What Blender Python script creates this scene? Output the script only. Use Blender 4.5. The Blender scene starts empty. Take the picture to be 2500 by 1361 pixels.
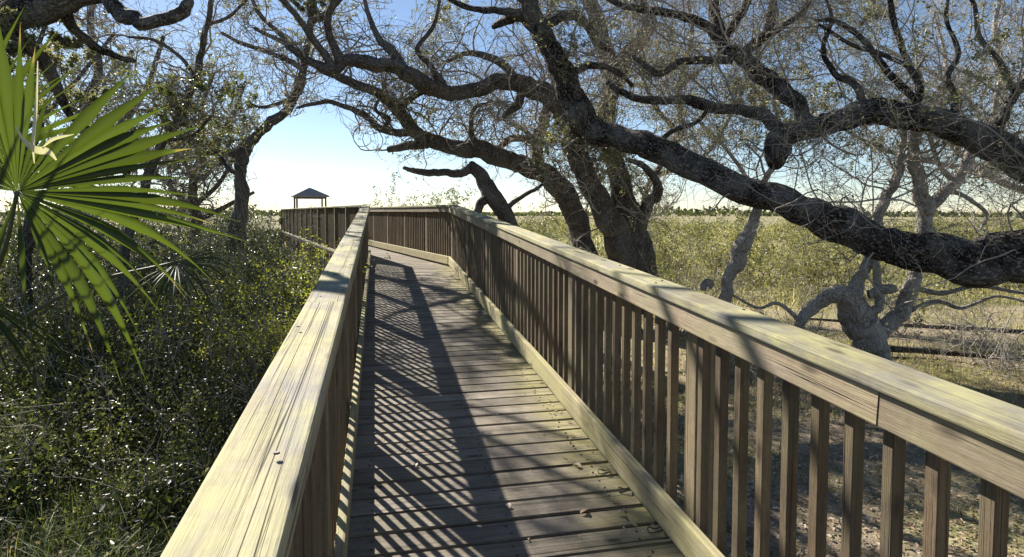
import bpy, bmesh, math
import numpy as np
from mathutils import Matrix, Vector

rad = math.radians
scene = bpy.context.scene
COL = scene.collection

# ------------------------------------------------------------------ camera
FPX, PPX, PPY = 1500.0, 1250.0, 595.0          # focal length and principal point, in pixels of a 2500 px wide frame
DECK0 = 0.75                                    # deck height where the camera stands
EYE = np.array([0.0, 0.0, DECK0 + 1.54])
YAW, PITCH = rad(12.33), rad(2.98)
F = np.array([math.sin(YAW) * math.cos(PITCH), math.cos(YAW) * math.cos(PITCH), -math.sin(PITCH)])
Rv = np.array([math.cos(YAW), -math.sin(YAW), 0.0])
Uv = np.cross(Rv, F)
cam = bpy.data.cameras.new('camera')
cam.sensor_width = 36.0
cam.lens = 36.0 * FPX / 2500.0
cam.shift_y = -(680.5 - PPY) / 2500.0
cam.clip_start, cam.clip_end = 0.05, 6000.0
camo = bpy.data.objects.new('camera', cam)
COL.objects.link(camo)
camo.matrix_world = Matrix([[Rv[i], Uv[i], -F[i], EYE[i]] for i in range(3)] + [[0, 0, 0, 1]])
scene.camera = camo

# ------------------------------------------------------------------ sky, sun, exposure
SUN_AZ, SUN_EL = rad(25.6), rad(34.0)           # azimuth to the left of +Y
SUNV = Vector((-math.sin(SUN_AZ) * math.cos(SUN_EL), math.cos(SUN_AZ) * math.cos(SUN_EL), math.sin(SUN_EL)))
world = bpy.data.worlds.new('World')
scene.world = world
world.use_nodes = True
wn = world.node_tree
sky = wn.nodes.new('ShaderNodeTexSky')
sky.sky_type = 'NISHITA'
sky.sun_disc = False
sky.sun_elevation = SUN_EL
sky.sun_rotation = -SUN_AZ
sky.air_density, sky.dust_density, sky.ozone_density = 0.8, 0.1, 1.5
bg = wn.nodes['Background']
bg.inputs['Strength'].default_value = 0.058
wn.links.new(sky.outputs[0], bg.inputs['Color'])
sun = bpy.data.lights.new('sun', 'SUN')
sun.energy, sun.angle, sun.color = 5.0, rad(0.55), (1.0, 0.93, 0.82)
suno = bpy.data.objects.new('sun', sun)
COL.objects.link(suno)
suno.rotation_euler = (-SUNV).to_track_quat('-Z', 'Y').to_euler()
vs = scene.view_settings
vs.view_transform, vs.look, vs.gamma, vs.exposure = 'Standard', 'None', 1.0, 1.22
vs.use_curve_mapping = False
scene.cycles.max_bounces = 6
scene.cycles.transparent_max_bounces = 6

# ------------------------------------------------------------------ helpers
def at(px, py, d):
    """A place in the world seen at a pixel of the 2500 px frame, d metres ahead."""
    px, py, d = np.asarray(px, float), np.asarray(py, float), np.asarray(d, float)
    v = F + Rv * ((px - PPX) / FPX)[..., None] - Uv * ((py - PPY) / FPX)[..., None]
    return EYE + v * d[..., None]

def proj(P):
    v = P - EYE
    d = v @ F
    return PPX + FPX * (v @ Rv) / d, PPY - FPX * (v @ Uv) / d, d

WORLD = {}
def place(o, parent=None, M=None):
    M = M or Matrix.Identity(4)
    WORLD[o.name] = M
    COL.objects.link(o)
    if parent is not None:
        o.parent = parent
        o.matrix_basis = WORLD[parent.name].inverted() @ M
    else:
        o.matrix_basis = M
    return o

def tag(o, label=None, cat=None, group=None, kind=None):
    for k, v in (('label', label), ('category', cat), ('group', group), ('kind', kind)):
        if v:
            o[k] = v
    return o

def empty(name, loc):
    o = bpy.data.objects.new(name, None)
    o.empty_display_size = 0.2
    return place(o, None, Matrix.Translation(Vector(loc)))

def np_mesh(name, V, faces, mat, smooth=False, attrs=None):
    """V (n,3); faces: list of (m,k) int arrays."""
    me = bpy.data.meshes.new(name)
    V = np.ascontiguousarray(V, dtype=np.float32)
    me.vertices.add(len(V))
    me.vertices.foreach_set('co', V.ravel())
    loops, starts, off = [], [], 0
    for f in faces:
        if len(f) == 0:
            continue
        f = np.asarray(f, np.int32)
        loops.append(f.ravel())
        starts.append(off + np.arange(len(f), dtype=np.int32) * f.shape[1])
        off += f.size
    loops = np.concatenate(loops)
    starts = np.concatenate(starts)
    me.loops.add(len(loops))
    me.loops.foreach_set('vertex_index', loops)
    me.polygons.add(len(starts))
    me.polygons.foreach_set('loop_start', starts)
    if smooth:
        me.polygons.foreach_set('use_smooth', np.ones(len(starts), dtype=bool))
    for an, (typ, arr) in (attrs or {}).items():
        a = me.attributes.new(an, typ, 'POINT')
        a.data.foreach_set('vector' if typ == 'FLOAT_VECTOR' else 'value', np.ascontiguousarray(arr, dtype=np.float32).ravel())
    me.update(calc_edges=True)
    me.materials.append(mat)
    return me

def nobj(name, me, parent=None, M=None):
    return place(bpy.data.objects.new(name, me), parent, M)

def world_obj(name, V, faces, mat, parent=None, origin=(0, 0, 0), smooth=False, attrs=None):
    me = np_mesh(name, np.asarray(V) - np.asarray(origin, float), faces, mat, smooth, attrs)
    return nobj(name, me, parent, Matrix.Translation(Vector(origin)))

_box_cache = {}
def box_mesh(name, w, l, h, mat, bev=0.004):
    """Box of width w (local X), length l (local Y, the grain), thickness h (local Z), edges eased."""
    key = (name, round(w, 4), round(l, 3), round(h, 4), mat.name)
    if key not in _box_cache:
        bm = bmesh.new()
        bmesh.ops.create_cube(bm, size=1.0)
        for v in bm.verts:
            v.co = Vector((v.co.x * w, v.co.y * l, v.co.z * h))
        if bev:
            es = [e for e in bm.edges if abs((e.verts[0].co - e.verts[1].co).normalized().y) > 0.9]
            bmesh.ops.bevel(bm, geom=es, offset=bev, segments=2 if bev > 0.003 else 1, affect='EDGES', profile=0.5)
        me = bpy.data.meshes.new(name)
        bm.to_mesh(me)
        bm.free()
        me.materials.append(mat)
        _box_cache[key] = me
    return _box_cache[key]

def board(name, A, B, up, w, h, mat, parent, bev=0.004):
    """A straight piece of timber from A to B (ends of its centre line)."""
    A, B, up = Vector(A), Vector(B), Vector(up)
    y = (B - A)
    l = y.length
    y.normalize()
    x = y.cross(up).normalized()
    z = x.cross(y).normalized()
    c = (A + B) / 2
    M = Matrix(((x.x, y.x, z.x, c.x), (x.y, y.y, z.y, c.y), (x.z, y.z, z.z, c.z), (0, 0, 0, 1)))
    return nobj(name, box_mesh(name, w, l, h, mat, bev), parent, M)

# ------------------------------------------------------------------ materials
class NT:
    def __init__(self, name):
        self.m = bpy.data.materials.new(name)
        self.m.use_nodes = True
        self.t = self.m.node_tree
        self.bsdf = self.t.nodes['Principled BSDF']
        self.out = self.t.nodes['Material Output']
    def n(self, typ, **kw):
        nd = self.t.nodes.new('ShaderNode' + typ)
        for k, v in kw.items():
            setattr(nd, k, v)
        return nd
    def link(self, a, b):
        self.t.links.new(a, b)
    def val(self, sock, v):
        if hasattr(v, 'is_output'):
            self.link(v, sock)
        else:
            sock.default_value = v
    def math(self, op, a, b=0.0, clamp=False):
        nd = self.n('Math', operation=op, use_clamp=clamp)
        self.val(nd.inputs[0], a)
        self.val(nd.inputs[1], b)
        return nd.outputs[0]
    def noise(self, vec, scale, detail=3.0, rough=0.55, dist=0.0):
        nd = self.n('TexNoise')
        self.link(vec, nd.inputs['Vector'])
        nd.inputs['Scale'].default_value = scale
        nd.inputs['Detail'].default_value = detail
        nd.inputs['Roughness'].default_value = rough
        nd.inputs['Distortion'].default_value = dist
        return nd.outputs['Fac']
    def scale(self, vec, s):
        nd = self.n('Mapping')
        self.link(vec, nd.inputs['Vector'])
        nd.inputs['Scale'].default_value = s
        return nd.outputs[0]
    def ramp(self, fac, stops):
        nd = self.n('ValToRGB')
        el = nd.color_ramp.elements
        while len(el) < len(stops):
            el.new(0.5)
        for e, (p, c) in zip(el, stops):
            e.position = p
            e.color = (c, c, c, 1) if isinstance(c, (int, float)) else (*c, 1)
        self.link(fac, nd.inputs['Fac'])
        return nd.outputs['Color']
    def mix(self, fac, a, b, mode='MIX'):
        nd = self.n('Mix', data_type='RGBA', blend_type=mode)
        self.val(nd.inputs[0], fac)
        for s, v in ((nd.inputs[6], a), (nd.inputs[7], b)):
            if hasattr(v, 'is_output'):
                self.link(v, s)
            else:
                s.default_value = (*v, 1)
        return nd.outputs[2]
    def bump(self, h, strength, dist=0.01):
        nd = self.n('Bump')
        nd.inputs['Strength'].default_value = strength
        nd.inputs['Distance'].default_value = dist
        self.link(h, nd.inputs['Height'])
        self.link(nd.outputs[0], self.bsdf.inputs['Normal'])
    def done(self, col, rough=0.8, spec=0.3):
        self.val(self.bsdf.inputs['Base Color'], col if hasattr(col, 'is_output') else (*col, 1))
        self.val(self.bsdf.inputs['Roughness'], rough)
        self.bsdf.inputs['Specular IOR Level'].default_value = spec
        return self.m

def wood(name, dark, light, crack, algae=None, algae_amt=0.0, crack_w=0.012, stain=0.35, algae_scale=3.0, crack_freq=26.0, edge_moss=False, grey=0.25):
    """Weathered timber, grain along local Y; every piece shifted by its own random number."""
    t = NT(name)
    tc = t.n('TexCoord')
    oi = t.n('ObjectInfo')
    add = t.n('VectorMath', operation='ADD')
    mul = t.n('VectorMath', operation='SCALE')
    comb = t.n('CombineXYZ')
    t.link(oi.outputs['Random'], comb.inputs[0])
    t.link(oi.outputs['Random'], comb.inputs[1])
    t.link(oi.outputs['Random'], comb.inputs[2])
    t.link(comb.outputs[0], mul.inputs[0])
    mul.inputs['Scale'].default_value = 91.7
    t.link(tc.outputs['Object'], add.inputs[0])
    t.link(mul.outputs[0], add.inputs[1])
    v = add.outputs[0]
    g1 = t.noise(t.scale(v, (60, 1.3, 60)), 1.0, 6.0, 0.68, 0.6)
    g2 = t.noise(t.scale(v, (240, 14, 240)), 1.0, 3.0, 0.6)
    mott = t.noise(v, 55.0, 4.0, 0.7)
    blot = t.noise(v, 4.0, 4.0, 0.6)
    col = t.ramp(t.math('ADD', t.math('MULTIPLY', g1, 0.65), t.math('MULTIPLY', mott, 0.35)), [(0.30, dark), (0.68, light)])
    col = t.mix(t.math('MULTIPLY', t.ramp(g2, [(0.35, 1.0), (0.62, 0.0)]), 0.25), col, tuple(c * 0.5 for c in dark))
    col = t.mix(t.math('MULTIPLY', t.ramp(blot, [(0.38, 1.0), (0.62, 0.0)]), stain), col, tuple(c * 0.6 for c in dark))
    gw = t.noise(t.scale(v, (9, 2.2, 9)), 1.0, 5.0, 0.65)
    gm_ = sum(light) / 3 * 0.62
    col = t.mix(t.math('MULTIPLY', t.ramp(gw, [(0.46, 0.0), (0.62, 1.0)]), grey), col, (gm_, gm_ * 0.98, gm_ * 0.92))
    # tone differs from piece to piece
    col = t.mix(1.0, col, t.ramp(oi.outputs['Random'], [(0.0, (0.72, 0.70, 0.68)), (1.0, (1.12, 1.09, 1.05))]), 'MULTIPLY')
    if algae:
        a = t.noise(v, algae_scale, 5.0, 0.65)
        a2 = t.noise(t.scale(v, (30, 5, 30)), 1.0, 4.0, 0.6)
        fac = t.math('MULTIPLY', t.ramp(a, [(0.42, 0.0), (0.60, 1.0)]), t.math('MULTIPLY', t.ramp(a2, [(0.3, 0.25), (0.6, 1.0)]), algae_amt))
        if edge_moss:
            gm = t.n('NewGeometry')
            sep = t.n('SeparateXYZ')
            t.link(gm.outputs['Position'], sep.inputs[0])
            e = t.math('ADD', sep.outputs[0], t.math('MULTIPLY', t.noise(gm.outputs['Position'], 2.2, 4.0, 0.6), 0.75))
            ed = t.ramp(t.math('SUBTRACT', e, 0.62), [(0.62, 0.0), (1.0, 1.0)])
            fac = t.math('ADD', t.math('MULTIPLY', fac, 0.25), t.math('MULTIPLY', ed, t.math('MULTIPLY', t.ramp(a2, [(0.25, 0.3), (0.6, 1.0)]), algae_amt)), True)
        col = t.mix(fac, col, algae)
    # drying checks: long thin splits that follow the grain
    c1 = t.math('ABSOLUTE', t.math('SUBTRACT', t.noise(t.scale(v, (crack_freq, 0.14, crack_freq)), 1.0, 2.0, 0.5, 0.2), 0.5))
    gate = t.ramp(t.noise(t.scale(v, (22, 0.5, 22)), 1.0, 2.0), [(0.40, 0.0), (0.46, 1.0)])
    c2 = t.math('ABSOLUTE', t.math('SUBTRACT', t.noise(t.scale(v, (crack_freq * 2.3, 0.35, crack_freq * 2.3)), 1.0, 2.0, 0.5, 0.3), 0.5))
    gate2 = t.ramp(t.noise(t.scale(v, (14, 1.2, 14)), 1.0, 2.0), [(0.46, 0.0), (0.54, 1.0)])
    cr = t.math('MAXIMUM', t.math('MULTIPLY', t.ramp(c1, [(0.0, 1.0), (crack_w, 0.0)]), gate), t.math('MULTIPLY', t.math('MULTIPLY', t.ramp(c2, [(0.0, 1.0), (crack_w * 1.4, 0.0)]), gate2), 0.5))
    col = t.mix(t.math('MULTIPLY', cr, 0.9), col, crack)
    # knots
    vo = t.n('TexVoronoi')
    t.link(t.scale(v, (9.0, 3.2, 9.0)), vo.inputs['Vector'])
    vo.inputs['Scale'].default_value = 1.0
    kn = t.ramp(vo.outputs['Distance'], [(0.07, 1.0), (0.17, 0.0)])
    col = t.mix(t.math('MULTIPLY', kn, 0.75), col, crack)
    h = t.math('SUBTRACT', t.math('ADD', t.math('MULTIPLY', g1, 0.5), t.math('MULTIPLY', g2, 0.5)), t.math('MULTIPLY', cr, 1.2))
    t.bump(h, 0.55, 0.006)
    return t.done(col, 0.82, 0.25)

M_CAP = wood('weathered_cap_wood', (0.27, 0.245, 0.165), (0.52, 0.475, 0.33), (0.05, 0.045, 0.03), (0.50, 0.475, 0.22), 0.75, 0.010, 0.45, grey=0.9)
M_APRON = wood('tan_rail_wood', (0.26, 0.208, 0.142), (0.47, 0.39, 0.285), (0.05, 0.04, 0.03), (0.40, 0.40, 0.18), 0.3, 0.010)
M_TOE = wood('mossy_toe_wood', (0.33, 0.28, 0.17), (0.60, 0.53, 0.35), (0.06, 0.05, 0.03), (0.40, 0.40, 0.16), 0.65, 0.010)
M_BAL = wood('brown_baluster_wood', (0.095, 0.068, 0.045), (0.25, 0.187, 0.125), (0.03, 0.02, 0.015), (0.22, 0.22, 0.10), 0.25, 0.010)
M_DECK = wood('grey_deck_wood', (0.175, 0.152, 0.128), (0.42, 0.375, 0.318), (0.03, 0.022, 0.016), (0.36, 0.33, 0.10), 0.55, 0.010, 0.45, 3.0, 26.0, True)
M_POST = wood('tan_post_wood', (0.16, 0.122, 0.08), (0.37, 0.295, 0.205), (0.04, 0.03, 0.02), (0.28, 0.28, 0.12), 0.3, 0.010)
M_PILE = wood('dark_pile_wood', (0.14, 0.10, 0.07), (0.33, 0.26, 0.19), (0.03, 0.02, 0.015))

def bark(name, dark, light, lich, lich_amt, sc=1.0, bump=0.9):
    t = NT(name)
    at_ = t.n('Attribute', attribute_name='barkco')
    v = at_.outputs['Vector']
    vs_ = t.scale(v, (15 * sc, 15 * sc, 6.5 * sc))
    vo = t.n('TexVoronoi', feature='DISTANCE_TO_EDGE')
    ad = t.n('VectorMath', operation='ADD')
    nz = t.n('TexNoise')
    t.link(vs_, nz.inputs['Vector'])
    nz.inputs['Scale'].default_value = 0.9
    nz.inputs['Detail'].default_value = 3
    t.link(vs_, ad.inputs[0])
    t.link(nz.outputs['Color'], ad.inputs[1])
    t.link(ad.outputs[0], vo.inputs['Vector'])
    vo.inputs['Scale'].default_value = 1.0
    edge = t.ramp(vo.outputs['Distance'], [(0.02, 0.0), (0.30, 1.0)])
    n1 = t.noise(v, 30 * sc, 4.0, 0.65)
    n2 = t.noise(v, 3.0, 3.0, 0.6)
    h = t.math('ADD', t.math('MULTIPLY', edge, 0.7), t.math('MULTIPLY', n1, 0.5))
    col = t.ramp(h, [(0.25, dark), (0.95, light)])
    col = t.mix(t.math('MULTIPLY', t.ramp(n2, [(0.42, 0.0), (0.68, 1.0)]), lich_amt), col, lich)
    n3 = t.noise(v, 42 * sc, 2.0, 0.5)
    col = t.mix(t.math('MULTIPLY', t.ramp(n3, [(0.57, 0.0), (0.63, 1.0)]), lich_amt), col, tuple(min(1, c * 1.5) for c in lich))
    t.bump(h, bump, 0.03)
    return t.done(col, 0.9, 0.2)

M_BARK_DARK = bark('dark_furrowed_bark', (0.008, 0.006, 0.005), (0.072, 0.056, 0.047), (0.25, 0.24, 0.22), 0.55, 1.2)
M_BARK_GREY = bark('grey_oak_bark', (0.038, 0.032, 0.027), (0.145, 0.125, 0.106), (0.23, 0.22, 0.20), 0.45, 1.6, 0.6)
M_BARK_PALE = bark('pale_grey_bark', (0.15, 0.132, 0.115), (0.42, 0.385, 0.34), (0.52, 0.51, 0.47), 0.5, 2.0, 0.5)

def plain(name, c1, c2, sc=8.0, rough=0.8, spec=0.2):
    t = NT(name)
    tc = t.n('TexCoord')
    n = t.noise(tc.outputs['Object'], sc, 4.0, 0.6)
    return t.done(t.ramp(n, [(0.3, c1), (0.7, c2)]), rough, spec)

M_TWIG = plain('grey_twig_bark', (0.21, 0.188, 0.162), (0.45, 0.41, 0.36), 3.0)
M_TWIG_PALE = plain('pale_twig_bark', (0.24, 0.215, 0.185), (0.48, 0.44, 0.385), 3.0)

def leafmat(name, stops, trans=0.45, rough=0.42, spec=0.5, through=(1.25, 1.3, 0.7)):
    """Leaf colour from each leaf's own tint; light passes through."""
    t = NT(name)
    a = t.n('Attribute', attribute_name='tint')
    col = t.ramp(a.outputs['Fac'], stops)
    t.done(col, rough, spec)
    tr = t.n('BsdfTranslucent')
    t.link(t.mix(1.0, col, through, 'MULTIPLY'), tr.inputs['Color'])
    mx = t.n('MixShader')
    mx.inputs[0].default_value = trans
    t.link(t.bsdf.outputs[0], mx.inputs[1])
    t.link(tr.outputs[0], mx.inputs[2])
    t.link(mx.outputs[0], t.out.inputs['Surface'])
    return t.m

M_OAKLEAF = leafmat('oak_leaf', [(0.0, (0.10, 0.11, 0.065)), (0.55, (0.20, 0.205, 0.13)), (0.88, (0.33, 0.305, 0.22)), (1.0, (0.32, 0.24, 0.17))])
M_BUSHLEAF = leafmat('bush_leaf', [(0.0, (0.028, 0.038, 0.016)), (0.45, (0.065, 0.08, 0.03)), (0.93, (0.18, 0.19, 0.065)), (1.0, (0.42, 0.40, 0.33))], 0.4, 0.40, 0.45)
M_MARSHLEAF = leafmat('marsh_shrub_leaf', [(0.0, (0.085, 0.092, 0.038)), (0.5, (0.19, 0.185, 0.08)), (1.0, (0.36, 0.31, 0.17))], 0.45)
M_LIMELEAF = leafmat('lime_bush_leaf', [(0.0, (0.18, 0.21, 0.035)), (0.6, (0.34, 0.355, 0.06)), (1.0, (0.48, 0.44, 0.11))], 0.55)
M_VINELEAF = leafmat('vine_leaf', [(0.0, (0.07, 0.09, 0.03)), (0.6, (0.14, 0.155, 0.06)), (1.0, (0.24, 0.22, 0.10))], 0.5)
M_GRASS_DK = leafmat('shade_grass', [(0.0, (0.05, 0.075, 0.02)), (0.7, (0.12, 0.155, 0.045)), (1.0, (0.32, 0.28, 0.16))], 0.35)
M_GRASS = leafmat('field_grass', [(0.0, (0.11, 0.125, 0.055)), (0.4, (0.19, 0.19, 0.092)), (0.7, (0.33, 0.29, 0.19)), (1.0, (0.55, 0.475, 0.35))], 0.55, 0.6, 0.2)
M_LITTER = leafmat('dry_leaf', [(0.0, (0.20, 0.13, 0.08)), (0.6, (0.42, 0.31, 0.22)), (1.0, (0.62, 0.54, 0.44))], 0.2, 0.6, 0.2)
M_PALM = leafmat('palm_leaflet', [(0.0, (0.03, 0.045, 0.008)), (0.75, (0.058, 0.088, 0.018)), (0.9, (0.11, 0.12, 0.035)), (1.0, (0.21, 0.175, 0.085))], 0.55, 0.34, 0.5, (1.45, 1.4, 0.6))
M_PALMDRY = leafmat('dry_palm_strip', [(0.0, (0.42, 0.36, 0.25)), (1.0, (0.72, 0.68, 0.58))], 0.3, 0.6)
M_PETIOLE = plain('palm_petiole', (0.035, 0.05, 0.02), (0.08, 0.09, 0.04), 12, 0.5, 0.4)
M_SHINGLE = plain('grey_shingle', (0.17, 0.17, 0.18), (0.30, 0.295, 0.30), 5)
M_METAL = plain('dark_nail_metal', (0.02, 0.018, 0.015), (0.06, 0.045, 0.035), 40, 0.5, 0.5)

def ground_mat():
    t = NT('ground_earth')
    g = t.n('NewGeometry')
    p = g.outputs['Position']
    sep = t.n('SeparateXYZ')
    t.link(p, sep.inputs[0])
    n1 = t.noise(t.scale(p, (1, 1, 0)), 0.45, 5, 0.6)
    n2 = t.noise(p, 9.0, 5, 0.7)
    n3 = t.noise(p, 45.0, 3, 0.7)
    near = t.ramp(n2, [(0.3, (0.20, 0.155, 0.11)), (0.7, (0.46, 0.38, 0.28))])
    grass = t.ramp(n2, [(0.3, (0.17, 0.18, 0.07)), (0.7, (0.36, 0.34, 0.15))])
    col = t.mix(t.ramp(n1, [(0.44, 0.0), (0.64, 0.9)]), near, grass)
    col = t.mix(t.math('MULTIPLY', t.ramp(n3, [(0.4, 1.0), (0.55, 0.0)]), 0.35), col, (0.10, 0.075, 0.05))
    # marsh farther out: bands of straw, olive and green
    m1 = t.noise(t.scale(p, (0.020, 0.06, 0)), 1.0, 6, 0.65)
    m2 = t.noise(t.scale(p, (0.5, 0.5, 0)), 1.0, 5, 0.7)
    marsh = t.ramp(m1, [(0.36, (0.18, 0.18, 0.09)), (0.5, (0.32, 0.27, 0.175)), (0.64, (0.21, 0.205, 0.098))])
    marsh = t.mix(t.ramp(m2, [(0.35, 0.55), (0.6, 0.0)]), marsh, (0.20, 0.20, 0.085))
    ln = t.n('VectorMath', operation='LENGTH')
    t.link(t.scale(p, (1, 1, 0)), ln.inputs[0])
    col = t.mix(t.ramp(t.math('MULTIPLY', ln.outputs['Value'], 0.02), [(0.25, 0.0), (0.55, 1.0)]), col, marsh)
    # the thicket floor on the palm side is dark leaf mould
    floor = t.ramp(n2, [(0.3, (0.03, 0.024, 0.016)), (0.75, (0.12, 0.09, 0.06))])
    sx = t.math('ADD', sep.outputs[0], t.math('MULTIPLY', sep.outputs[1], 0.12))
    edge = t.ramp(t.math('ADD', t.math('MULTIPLY', sx, -1.0), t.math('MULTIPLY', n1, 0.8)), [(0.4, 0.0), (0.9, 1.0)])
    lim = t.ramp(t.math('MULTIPLY', ln.outputs['Value'], 0.02), [(0.35, 1.0), (0.6, 0.0)])
    col = t.mix(t.math('MULTIPLY', edge, lim), col, floor)
    t.bump(t.math('ADD', n2, t.math('MULTIPLY', n3, 0.4)), 0.6, 0.05)
    return t.done(col, 0.95, 0.1)
M_GROUND = ground_mat()

# ------------------------------------------------------------------ ground
def smooth01(x):
    x = np.clip(x, 0, 1)
    return x * x * (3 - 2 * x)

def gz(x, y):
    x, y = np.asarray(x, float), np.asarray(y, float)
    r = np.hypot(x, y)
    z = 0.06 * np.sin(x * 0.9 + 1.3) * np.cos(y * 0.7) + 0.03 * np.sin(x * 2.3 + y * 1.7)
    z = z * np.exp(-r / 60) - 0.35 * smooth01((y - 6) / 14) - 0.25 * smooth01((r - 20) / 60)
    return z - 0.05

def build_ground():
    rr = np.concatenate([[0.0], np.linspace(0.6, 24, 60), np.geomspace(25, 4500, 60)])
    na = 144
    a = np.linspace(0, 2 * np.pi, na, endpoint=False)
    X = (rr[:, None] * np.sin(a)[None]).ravel()
    Y = (rr[:, None] * np.cos(a)[None]).ravel()
    V = np.stack([X, Y, gz(X, Y)], 1)
    i, j = np.meshgrid(np.arange(len(rr) - 1), np.arange(na), indexing='ij')
    j2 = (j + 1) % na
    Fq = np.stack([i * na + j, i * na + j2, (i + 1) * na + j2, (i + 1) * na + j], -1).reshape(-1, 4)
    o = world_obj('ground', V, [Fq[:, ::-1]], M_GROUND, smooth=True)
    tag(o, 'sandy grassy ground running out into a flat straw coloured marsh', kind='structure')
build_ground()

# ------------------------------------------------------------------ boardwalk
RAIL_H, INNER_L, INNER_R = 1.07, -0.135, 1.187
SLOPE, RAMP_END = 0.0562, 10.5
ZTOP = DECK0 + SLOPE * RAMP_END                  # level of the stretch beyond the bend
def zdeck(y):
    return DECK0 + SLOPE * min(y, RAMP_END)
TH = rad(12.2)
D2 = np.array([-math.sin(TH), math.cos(TH)])
R2 = np.array([math.cos(TH), math.sin(TH)])
N_IN, F_IN = 2.41, 3.387                         # inner faces of the second stretch, measured across it from the camera
def seg2(t, xo):
    p = D2 * t + R2 * xo
    return p
def clip(poly, n, c):
    """Keep the part of a polygon where n.p <= c."""
    out = []
    for i in range(len(poly)):
        a, b = poly[i], poly[(i + 1) % len(poly)]
        da, db = n @ a - c, n @ b - c
        if da <= 0:
            out.append(a)
        if da * db < 0:
            out.append(a + (b - a) * (da / (da - db)))
    return out
# bend corners: where the inner faces of both stretches meet
def corner(x, xo):
    return np.array([x, (xo - x * R2[0]) / R2[1]])
CL, CR = corner(INNER_L - 0.10, N_IN - 0.10), corner(INNER_R + 0.10, F_IN + 0.10)
mit_n = np.array([-(CR - CL)[1], (CR - CL)[0]])
mit_n = mit_n / np.linalg.norm(mit_n)
if mit_n[1] < 0:
    mit_n = -mit_n
mit_c = mit_n @ CL

def prism(name, poly, zf, thick, mat, parent, ydir, jit=0.0):
    poly = [np.asarray(p, float) for p in poly]
    c = sum(poly) / len(poly)
    zc = zf(c[1])
    ang = math.atan2(-ydir[0], ydir[1])
    ca, sa = math.cos(ang), math.sin(ang)
    bm = bmesh.new()
    top, bot = [], []
    for p in poly:
        q = p - c
        l = (q[0] * ca + q[1] * sa, -q[0] * sa + q[1] * ca)
        z = zf(p[1]) - zc
        top.append(bm.verts.new((l[0], l[1], z)))
        bot.append(bm.verts.new((l[0], l[1], z - thick)))
    bm.faces.new(top)
    bm.faces.new(bot[::-1])
    n = len(poly)
    for i in range(n):
        bm.faces.new((top[i], bot[i], bot[(i + 1) % n], top[(i + 1) % n]))
    bmesh.ops.recalc_face_normals(bm, faces=bm.faces)
    es = [e for e in bm.edges if abs(e.verts[0].co.z) < 0.02 + abs(zf(poly[0][1]) - zc) and e.verts[0] in top and e.verts[1] in top]
    bmesh.ops.bevel(bm, geom=es, offset=0.006, segments=2, affect='EDGES')
    me = bpy.data.meshes.new(name)
    bm.to_mesh(me)
    bm.free()
    me.materials.append(mat)
    M = Matrix.Translation((c[0], c[1], zc + jit)) @ Matrix.Rotation(ang, 4, 'Z')
    return nobj(name, me, parent, M)

rng = np.random.default_rng(5)
ramp_path = empty('boardwalk_ramp_path', (0.5, 4.0, 0.0))
tag(ramp_path, 'grey plank boardwalk ramp leading up from the foreground to the bend', kind='structure')
PITCH_B, GAP = 0.152, 0.014
y = -1.6
plank_cache = {}
while y < 12.6:
    # grain runs across the walk, so local Y points along world -X
    x0, x1 = INNER_L - 0.19 - rng.uniform(0, 0.012), INNER_R + 0.19 + rng.uniform(0, 0.012)
    g = GAP + rng.uniform(-0.004, 0.004)
    poly = [np.array(p) for p in ((x0, y), (x1, y), (x1, y + PITCH_B - g), (x0, y + PITCH_B - g))]
    poly = clip(poly, mit_n, mit_c - 0.004)
    if len(poly) >= 3:
        prism('plank', poly, zdeck, 0.036, M_DECK, ramp_path, (-1.0, 0.0), rng.uniform(-0.0022, 0.0022))
    y += PITCH_B
deck2 = empty('boardwalk_level_path', (-1.5, 18.0, 0.0))
tag(deck2, 'level grey plank boardwalk beyond the bend, raised on posts over the thicket', kind='structure')
T_END = 33.2
t = 9.4
while t < T_END:
    g = GAP + rng.uniform(-0.004, 0.004)
    poly = [seg2(t, N_IN - 0.20), seg2(t, F_IN + 0.20), seg2(t + PITCH_B - g, F_IN + 0.20), seg2(t + PITCH_B - g, N_IN - 0.20)]
    poly = clip(poly, -mit_n, -(mit_c + 0.004))
    if len(poly) >= 3:
        prism('plank', poly, lambda yy: ZTOP, 0.036, M_DECK, deck2, tuple(-R2), rng.uniform(-0.002, 0.002))
    t += PITCH_B

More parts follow.
